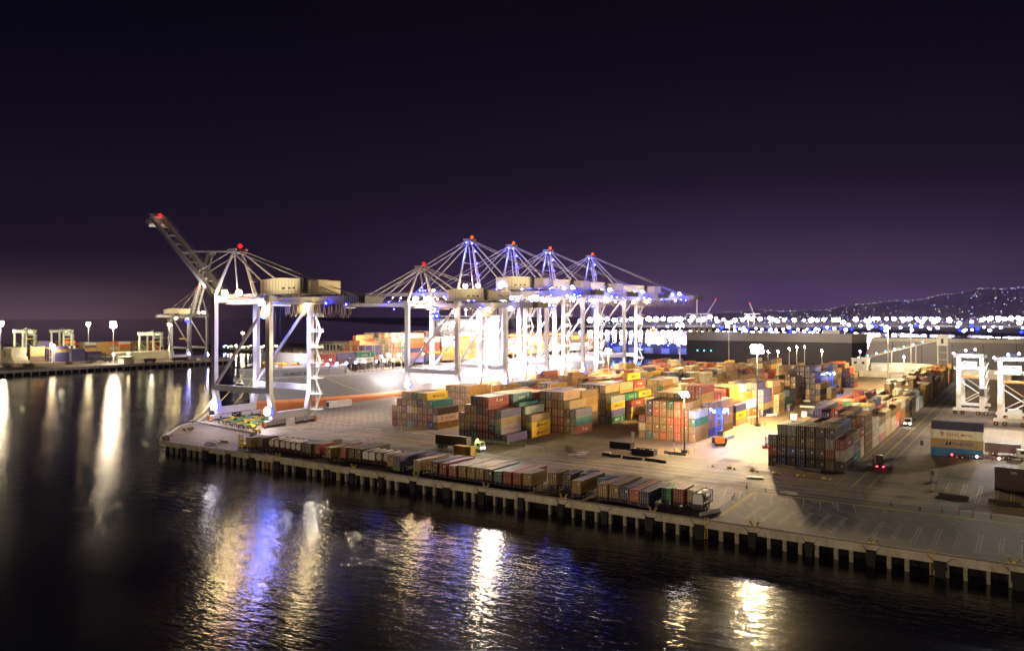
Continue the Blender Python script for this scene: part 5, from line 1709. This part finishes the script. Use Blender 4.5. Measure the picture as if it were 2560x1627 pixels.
for i, (x, y) in enumerate(((-240.6, 191.6), (-229, 184.6))):
    t = T('yellow_machine', ['yellow electric winch cart under the corner crane', 'yellow work cart by the fence end'][i], 'work cart', (x, y, 0))
    MB().box(-1.2, -.8, .5, 1.2, .8, 1.4).build('body', M_yellow, t); MB().bar((-1, 0, 1.4), (.4, 0, 3.4), .4).build('arm', M_yellow, t)
    for s in (-1, 1):
        MB().wheel((s * .8, -.8, .4), .4, .3, 'y').build('wheel', M_black, t); MB().wheel((s * .8, .8, .4), .4, .3, 'y').build('wheel', M_black, t)
t = T('yellow_loader', 'yellow framed forklift at the end of the trailer row', 'forklift', (-205.5, 161.5, 0))
MB().box(-1.1, -1.6, .6, 1.1, 1.6, 1.7).build('body', M_yellow, t)
for s in (-1, 1):
    MB().bar((s * .8, -1.7, .4), (s * .8, -1.7, 4.6), .25).build('mast_rail', M_yellow, t)
    for y in (-1.2, 1.2):
        MB().wheel((s * 1.1, y, .55), .55, .4).build('wheel', M_black, t)
    MB().box(s * 3.0 - 1.2, .6, 1.9, s * 3.0 + 1.2, 1, 2.5).build('guard_rail', M_yellow, t)

# ------------------------------------------------------------------ the terminal across the channel
tag(MB().prism([(-637, 150), (-637, 486), (-660, 500), (-1500, 560), (-1500, 150)], -1.2, 0).build('far_wharf_deck', M_pave), kind='structure')
fw = T('quay_wall', 'dark timbered quay wall of the terminal across the channel', 'quay wall', (-637, 300, 0))
FO = Vector((637, -300, 0))
mb = MB().box(-637.3, 150, -1.6, -636.8, 486, .5)
mb.build('fascia_panel', M_wallc, fw, FO)
MB().box(-640, 150, -8, -639.6, 486, -1.2).build('void_wall', MATS['soot_black'], fw, FO)  # black backing painted as the shade under the far deck
pm = MB().box(-.4, -.4, -7, .4, .4, -1.5).mesh('pile', M_pile)
for i in range(50):
    put('pile', pm, fw, Vector((-637, 182 + i * 6.1, 0)) + FO)
def shed(name, label, x0, y0, x1, y1, h, mt, roof=.8, doors=0, cat='shed', z0=0, windows=0, side=0):
    t = T(name, label, cat, ((x0 + x1) / 2, (y0 + y1) / 2, z0))
    hx, hy = (x1 - x0) / 2, (y1 - y0) / 2
    MB().box(-hx, -hy, 0, hx, hy, h).build('wall', mt, t)
    q = MB().prism([(-hx - .6, h), (hx + .6, h), (hx + .6, h + .25), (0, h + roof), (-hx - .6, h + .25)], -hy - .5, hy + .5)
    q.v = [(a, c, b_) for a, b_, c in q.v]
    q.build('roof', M_shed if roof > 1 else mt, t)
    for i in range(doors):
        x = -hx + (i + .5) * 2 * hx / doors
        MB().box(x - hx / doors * .5, -hy - .06, 0, x + hx / doors * .5, -hy - .005, h * .65).build('door', M_zinc, t)
    for i in range(windows):
        x = -hx + (i + .5) * 2 * hx / windows
        MB().box(x - 1, -hy - .05, h * .6, x + 1, -hy - .004, h * .8).build('window', M_glass, t)
    return t
pale = mat('pale_yellow_cladding', (.60, .55, .30), .7, var=.15, scale=.2)
p = G(345, 897)
s_ = shed('cargo_shed', 'pale yellow cargo shed lit by low lamps across the channel', p.x - 8, p.y - 26, p.x + 8, p.y + 30, 6.5, pale, .9, 2, windows=3)
shed('cargo_shed', 'small cream gate house on the bright ramp across the channel', -655, 383, -646, 392, 6, M_cream, .6, 1)
for i, (px, py, L_, c) in enumerate(((249, 903, 12, 'n'), (270, 903.5, 7, 'k'), (310, 903, 9, 'n'), (375, 906, 10, 'k'), (450, 903, 14, 'n'))):
    p = G(px, py)
    t = T('flat_trailer', f'dark loaded trailer on the ramp across the channel, {NTH[i]} from the frame edge', 'trailer', (p.x, p.y, 0), 0, 'trailers across the channel')
    MB().box(-1.2, -L_ / 2, 1, 1.2, L_ / 2, 3.6).build('load', M_navyhull if c == 'n' else M_dark, t)
    for y in (-L_ / 2 + 1.4, L_ / 2 - 1.4):
        MB().wheel((0, y, .5), .5, 2.3).build('wheel', M_black, t)
for i, (px, py, s) in enumerate(((20, 918, 5), (66, 916, 6), (77, 916, 4), (172, 910, 3), (225, 908, 5))):
    p = G(px, py)
    t = T('shore_bush', f'dark bush at the road edge across the channel, {NTH[i]} from the frame edge', 'bush', p, 0, 'bushes across the channel')
    mb = MB(); q = random.Random(i + 3)
    for k in range(160):
        d = Vector((q.gauss(0, .3) * s, q.gauss(0, .45) * s, abs(q.gauss(0, .28)) * s))
        n = Vector((q.gauss(0, 1), q.gauss(0, 1), q.gauss(0, 1))).normalized() * .45
        m_ = n.orthogonal().normalized() * .3
        mb.quad(d - n, d + m_, d + n, d - m_)
    mb.build('foliage', mat('dark_leaf', (.05, .055, .03), .85, var=.4), t)
tag(MB().quad((-637.4, 150, .02), (-637.4, 486, .02), (-645, 486, .02), (-645, 150, .02)).build('far_quay_road', mat('dark_asphalt', (.06, .055, .05), .8)), kind='structure')
for y, w_ in ((380, 90e3), (345, 26e3), (430, 20e3), (470, 24e3)):
    lamp('SPOT', (-652, y, 16), w_ * .8, (1, .92, .85) if w_ > 5e4 else (1, .84, .6), .6, None, (-660, y, 0), 118, .5)
lamp('SPOT', (-668, 430, 62), 16e3, (1, .85, .6), .8, None, (-662, 452, 44), 110)
lamp('SPOT', (-612, 430, 70), 60e3, (1, .87, .66), .8, None, (-645, 448, 50), 100)  # spot added over the channel to brighten the raised boom
lamp('SPOT', (-690, 300, 26), 70e3, (1, .83, .52), .8, None, (-720, 330, 4), 120)
# spit of land beyond with a string of lamps
tag(MB().prism([(-640, 640), (-560, 700), (-560, 780), (-1000, 830), (-1000, 640)], WATER, -1.2).build('spit_ground', mat('dark_shore', (.05, .045, .035), .9)), kind='structure')
q = random.Random(12)
for i in range(26):
    px = 560 + i * 5.6 + q.uniform(-2, 2)
    p = G(px, 871 + q.uniform(-2.5, 2), -1)
    t = T('spit_lamp', f'{"tiny" if i % 2 else "small"} shore lamp on the spit beyond the bow, {NTH[i % 20]}{" again" if i > 19 else ""} along', 'lamp', p, 0, 'lamps on the spit')
    MB().tube((0, 0, 0), (0, 0, 2.2), .1, 5).build('post', M_dark, t)
    MB().ball((0, 0, 2.6), q.uniform(.35, .95), 8, 5).build('globe', [E_warm, E_yel, E_white][i % 3] if i > 2 else E_bluew, t)

# ------------------------------------------------------------------ vehicle carriers, sheds and small craft beyond the yard
vc = T('vehicle_carrier', 'long vehicle carrier with pale upper band and dark hull beyond the masts', 'ship', (-218, 790, 0))
VO = Vector((218, -790, 0))
b1 = MB().prism([(-297, 777), (-139, 777), (-128, 791), (-139, 805), (-297, 805)], WATER - .2, 16.2)
b1.build('hull', M_navyhull, vc, VO)
MB().prism([(-296.8, 777.2), (-139, 777.2), (-128.4, 791), (-139, 804.8), (-296.8, 804.8)], 16.22, 24.4).build('upper_deck_side', M_hull, vc, VO)
for i in range(4):
    MB().box(-293 + i * 6, 781, 24.42, -290.6 + i * 6, 784, 27.5).build('vent_housing', pale, vc, VO)
MB().box(-165, 780, 24.42, -150, 800, 28).build('bridge', M_white, vc, VO)
for i in range(3):
    flood(vc, Vector((-285 + i * 7, 776.4, 6)) + VO, .5, E_teal, False, 'deck_lamp')
lamp('POINT', (-255, 765, 30), 5e3, (.75, .75, 1), 1)
lamp('POINT', (-180, 762, 32), 5e3, (.8, .75, 1), 1)
gh = T('vehicle_carrier', 'huge slab sided dark grey vehicle carrier filling the view beyond the white sheds', 'ship', (-70, 720, 0))
GO = Vector((70, -720, 0))
b2 = MB().prism([(-119, 0), (-110, 27.2), (60, 27.2), (60, 0)], 700, 735)
b2.v = [(a, c, b_ - 3.7) for a, b_, c in b2.v]
b2.build('hull', mat('mid_grey_hull', (.15, .15, .18), .55, var=.12, scale=.05), gh, GO)
MB().box(-110, 699.6, 20.6, 60, 699.98, 23.4).build('pale_band', M_hull, gh, GO)
for i in range(7):
    MB().box(-95 + i * 21, 699.7, 2, -94.6 + i * 21, 699.99, 20).build('rubbing_strake', M_navyhull, gh, GO)
lamp('POINT', (-60, 672, 26), 2e3, (.9, .85, 1), 1)
t = T('stair_tower_box', 'pale box on four tall legs against the dark grey hull', 'access tower', (-54, 640, 0))
MB().box(-3.6, -3, 20, 3.6, 3, 27.5).build('cabin', M_white, t)
MB().box(-1, -3.06, 21.5, .6, -3.0, 25).build('door', M_dark, t)
for a in (-3, 3):
    for b_ in (-2.5, 2.5):
        MB().tube((a, b_, 0), (a, b_, 20), .35, 8).build('leg', M_zinc, t)
for z in (5, 10, 15):
    MB().box(-3, -2.6, z, 3, 2.6, z + .2).build('landing', M_zinc, t)
t = T('gangway', 'sloping gangway strung with blue green lamps against the dark hull', 'gangway', (-111, 640, 0))
a, b_ = Vector((0, 0, 8)), Vector((53, 0, 23.5))
MB().bar(a, b_, 1.8, .5).build('walkway', M_zinc, t)
mb = MB().bar(a + Vector((0, -.9, 1.2)), b_ + Vector((0, -.9, 1.2)), .12)
for i in range(27):
    c = a.lerp(b_, i / 26); mb.bar(c + Vector((0, -.9, 0)), c + Vector((0, -.9, 1.2)), .09)
mb.build('handrail', M_zinc, t)
for i in range(3):
    c = a.lerp(b_, .15 + i * .3); MB().tube((c.x, 0, 0), c, .3, 8).build('support_leg', M_zinc, t)
for i in range(8):
    flood(t, a.lerp(b_, .03 + i * .115) + Vector((0, -1, 1.3)), .5, E_teal if i % 2 else E_bluew, False, 'lamp')
shed('gate_house', 'cream gate house at the head of the far yard aisle', -113.5, 634, -103, 648, 9, M_white, .6, 1, 'building', windows=2)
shed('low_warehouse', 'long low white warehouse behind the far end of the lanes', -101, 640, -62, 652, 5.5, M_white, .7, 4, 'building')
shed('low_warehouse', 'white roofed low shed past the long lane', -38, 600, -12, 612, 5, M_white, .7, 3, 'building')
shed('low_warehouse', 'white wall sided trailer shelter at the end of the far aisle', -99, 580, -80, 584, 3.6, M_white, .3, 2, 'building')
shed('block_building', 'brownish windowless block at the far frame edge', 6, 560, 60, 600, 27, mat('brown_cladding', (.26, .22, .18), .8, var=.12), .6, 0, 'building')
q = random.Random(77)
for i in range(16):
    x = -104 + i * 5.6
    t = T('parked_car', f'{["white", "dark", "grey", "blue"][i % 4]} vehicle parked before the dark hull, {NTH[i]} from the ship side', 'car', (x, 664 + q.uniform(-2, 2), 0), q.uniform(-.1, .1), 'vehicles parked before the dark hull')
    c = MB().prism([(-2.2, .35), (2.2, .35), (2.2, .9), (1.3, 1.0), (.8, 1.55), (-1.2, 1.55), (-2.1, 1.0)], -.9, .9)
    c.v = [(a_, c_, b2_) for a_, b2_, c_ in c.v]
    c.build('body', [M_white, M_dark, M_zinc, M_blueP][i % 4], t)
    for sx in (-1.4, 1.4):
        MB().wheel((sx, 0, .35), .35, 1.85, 'y', 10).build('wheel', M_black, t)
lamp('POINT', (-85, 628, 16), 13e3, (1, .88, .7), 1)
lamp('POINT', (-40, 590, 14), 10e3, (1, .9, .75), 1)
# blue lit shed on the far side of the inner channel
tag(MB().prism([(-430, 800), (-300, 800), (-300, 900), (-430, 900)], WATER, 0).build('far_pier_ground', MATS['dark_shore']), kind='structure')
t = shed('pier_shed', 'low shed under blue lamps on the far pier', -400, 808, -304, 830, 9, M_shed, 1.2, 5, 'shed')
for i in range(9):
    flood(t, (-44 + i * 11.2, -12.5, 9 + (i % 3) * 1.2), (.9, 1.3, 1.5)[i % 3], E_blue if i % 3 == 0 else E_bluew, False, 'wall_lamp')
for x in (-390, -360, -330, -308):
    lamp('POINT', (x, 798, 9), 7e3, (.05, .15, 1), .8)
def tug(label, x, y, mt, em, col):
    t = T('tugboat', label, 'tugboat', (x, y, WATER))
    h = MB().prism([(-14, -4), (8, -4.4), (15, 0), (8, 4.4), (-14, 4)], -.4, 2.6)
    h.build('hull', mt, t)
    MB().box(-4, -3, 2.6, 6, 3, 5.6).build('deck_house', M_white, t)
    wh = MB().box(-1, -2.2, 5.6, 4, 2.2, 8.4).build('wheelhouse', M_white, t)
    MB().box(-1.05, -2.25, 6.6, 4.05, 2.25, 7.8).build('window', M_glass, wh)
    MB().tube((0, 0, 8.4), (0, 0, 14), .2, 6).build('mast', M_white, t)
    for p, r_ in (((-6, -3, 4), .9), ((5, -3.4, 6), 1.0), ((0, -2.6, 9), .9), ((10, -1, 4), .8)):
        flood(t, p, r_, em, False, 'deck_lamp')
    lamp('POINT', (x + 2, y - 10, 12), 60e3, col, .8)
p = G(1633, 826, WATER); tug('tug lit orange out on the inner channel', p.x, p.y, M_orange, E_warm, (1, .6, .35))
p = G(1667, 822, WATER); tug('tug lit blue out on the inner channel', p.x, p.y, M_blueP, E_bluew, (.2, .3, 1))

# ------------------------------------------------------------------ far shore, hills, city
def camv(px, Z, z=0.):
    X = (px - CXP) / FPX * Z
    return Vector((X * CA - Z * SA, X * SA + Z * CA, z))
tag(MB().prism([tuple(camv(1300, 2700)[:2]), tuple(camv(2100, 2300)[:2]), tuple(camv(2900, 1500)[:2]), tuple(camv(3600, 9000)[:2]), tuple(camv(700, 15000)[:2]), tuple(camv(1000, 4000)[:2])], WATER - 1, 1).build('far_shore_ground', MATS['dark_shore']), kind='structure')
hm = MB()
hq = random.Random(5)
prof = [(1300, 4), (1700, 40), (1880, 75), (2040, 105), (2150, 140), (2250, 190), (2350, 255), (2450, 300), (2560, 330), (2800, 420), (3300, 300), (3800, 150)]
def hz(px):
    for (a, ha), (b_, hb_) in zip(prof, prof[1:]):
        if a <= px <= b_:
            return ha + (hb_ - ha) * (px - a) / (b_ - a) + 14 * math.sin(px * .021) + 8 * math.sin(px * .057)
    return 2
for i in range(12):
    v_ = camv(1640 + i * 90, 4300 + (i % 3) * 300, 150)
    lamp('POINT', v_, 2.4e6, (.95, .74, 1), 60)  # unseen lamps added above the city to light the hillside
nx, ny = 80, 12
for j in range(ny + 1):
    for i in range(nx + 1):
        px = 1300 + 2400 * i / nx
        Z = 5200 + 4600 * j / ny
        v_ = camv(px, Z, max(0, hz(px)) * (math.sin(min(1, j / 9) * math.pi / 2)) ** 1.3 + hq.uniform(-3, 3) * min(1, j))
        hm.v.append(tuple(v_))
for j in range(ny):
    for i in range(nx):
        a = j * (nx + 1) + i
        hm.f.append((a, a + 1, a + nx + 2, a + nx + 1)); hm.m.append(0)
tag(hm.build('hills', mat('night_hillside', (.30, .26, .22), .95), smooth=True), kind='structure')
cl = MB()
cl.cols = None
q = random.Random(21)
def spark(v, r, mi):
    cl.cur = mi
    i = len(cl.v)
    x, y, z = v
    cl.v += [(x - r, y, z), (x, y - r, z), (x + r, y, z), (x, y + r, z), (x, y, z + r), (x, y, z - r)]
    for a, b_ in ((0, 1), (1, 2), (2, 3), (3, 0)):
        cl.f += [(i + a, i + b_, i + 4), (i + b_, i + a, i + 5)]
        cl.m += [mi, mi]
def hill_light(px, f):
    Z = 5200 + 4600 * f
    j = f * ny
    return camv(px, Z, max(0, hz(px)) * (math.sin(min(1, j / 9) * math.pi / 2)) ** 1.3 + 9)
for i in range(620):                                   # hillside homes
    px = 1650 + 960 * q.random() ** .62
    f = q.random() ** 1.2
    spark(hill_light(px, f), q.choice((1.3, 1.8, 2.4, 3.4)), q.choice((0, 1, 1, 1, 0, 3, 3, 2, 4)[:8]))
for i in range(330):                                   # flat city along the shore
    px = q.uniform(1450, 2600)
    Z = q.uniform(2700, 5200)
    spark(camv(px, Z, q.uniform(4, 34)), q.choice((1.6, 2.4, 3.4)) * Z / 3600, q.choice((0, 0, 1, 2, 3, 3)))
for i in range(9):                                     # warm cluster on the ridge
    spark(camv(2125 + i * 5, 8200, 128 + q.uniform(-4, 5)), 5.5, 1)
o = cl.build('city_lights', [emis('city_white', (1, .92, .85), 3.2), emis('city_warm', (1, .72, .4), 2.6), emis('city_blue', (.1, .2, 1), 5), emis('city_bluewhite', (.55, .7, 1), 3.6), emis('city_red', (1, .15, .15), 3)])
tag(o, 'countless city lights on the far shore and hillside', 'city lights', kind='stuff')
# bright waterfront lamp standards of the far terminal, one by one
q = random.Random(31)
spots = [(1452, 802), (1475, 800), (1500, 799), (1518, 797), (1536, 800), (1556, 798), (1578, 797), (1600, 799), (1622, 797), (1640, 798), (1658, 797), (1676, 799), (1690, 797), (1732, 793), (1745, 800), (1760, 795), (1775, 792), (1790, 796), (1868, 793), (1882, 796), (1900, 797), (1930, 797), (1960, 800), (1985, 799), (2010, 801), (2030, 799), (2060, 799), (2095, 800), (2108, 806), (2122, 812), (2140, 800), (2175, 800), (2195, 797), (2216, 797), (2235, 797), (2256, 796), (2272, 797), (2292, 796), (2312, 797), (2330, 798), (2345, 797), (2372, 798), (2460, 797), (2478, 795), (2496, 796), (2512, 797), (2528, 796), (2546, 795), (2558, 796),
         (1818, 816), (1850, 822), (1868, 824), (1890, 821), (1905, 823), (1922, 822), (1940, 824), (1958, 823), (1975, 823), (1995, 824), (2018, 823), (2040, 824), (2068, 818), (2086, 822), (2102, 822), (1784, 814)] + [(q.uniform(1790, 2130), q.gauss(822, 4)) for _ in range(26)] + [(q.uniform(2130, 2560), q.gauss(818, 7)) for _ in range(34)] + [(q.uniform(1560, 2560), q.gauss(800, 3)) for _ in range(34)] + [(2400, 826), (2415, 824), (2430, 824), (2444, 822)]
for i, (px, py) in enumerate(spots):
    low = py > 809
    Z = q.uniform(1500, 1900) if low else q.uniform(2850, 3300)
    z = CAMH - (py - YH) / FPX * Z
    base = camv(px, Z, 1 if not low else WATER)
    t = T('shore_lamp', f'{"blue white" if low else "brilliant white"} lamp standard on the far shore', 'lamp', base, 0, 'blue white lamps along the inner channel' if low else 'brilliant lamps of the far terminal')
    MB().tube((0, 0, 0), (0, 0, z - base.z), .5, 6).build('pole', M_dark, t)
    r_ = q.uniform(2.2, 3.6) if low else q.uniform(5.5, 8.5) if px > 1720 else q.uniform(8, 11)
    MB().ball((0, 0, z - base.z), r_, 10, 6, .85).build('lamp_head', (E_bluew if i % 3 else E_blue) if low else (E_warm if i % 5 == 2 else E_mast if i % 3 else E_bluew), t)
for i, (px, z, lean) in enumerate(((1735, 80, 0), (1760, 84, .8), (1878, 60, -.4))):
    t = T('container_crane', f'tiny crane on the far shore with {["an upright", "a leaning raised", "a pale raised"][i]} boom', 'crane', camv(px, 3250, 1), R(33))
    for a in (-12, 12):
        MB().bar((a, 0, 0), (a, 0, 46), 3).build('leg', M_crane, t)
    MB().bar((-30, 0, 46), (34, 0, 46), 3.5).build('main_girder', M_crane, t)
    MB().bar((12, 0, 46), (12 + 46 * lean, 0, 46 + z * .7), 3).build('boom', M_crane, t)
    MB().ball((12 + 46 * lean, 0, 48 + z * .7), 2.5, 8, 5).build('beacon', E_red, t)
S.cycles.use_denoising = True
S.cycles.sample_clamp_indirect = 8
S.cycles.sample_clamp_direct = 0
S.cycles.max_bounces = 5
S.cycles.diffuse_bounces = 2
S.cycles.glossy_bounces = 2
S.cycles.use_light_tree = True
S.view_settings.view_transform = 'Standard'
S.view_settings.look = 'None'
S.view_settings.exposure = 0
S.view_settings.gamma = 1
# ------------------------------------------------------------------ night haze
HAZE = 2.2e-5
if HAZE:
    m, nt, out = _new('night_haze')
    v = nt.nodes.new('ShaderNodeVolumePrincipled')
    v.inputs['Color'].default_value = (.62, .50, 1, 1)
    v.inputs['Density'].default_value = HAZE
    v.inputs['Anisotropy'].default_value = .35
    nt.links.new(v.outputs[0], out.inputs['Volume'])
    tag(MB().box(-8500, -500, WATER - 8, 8500, 14500, 560).build('haze', m), kind='stuff')
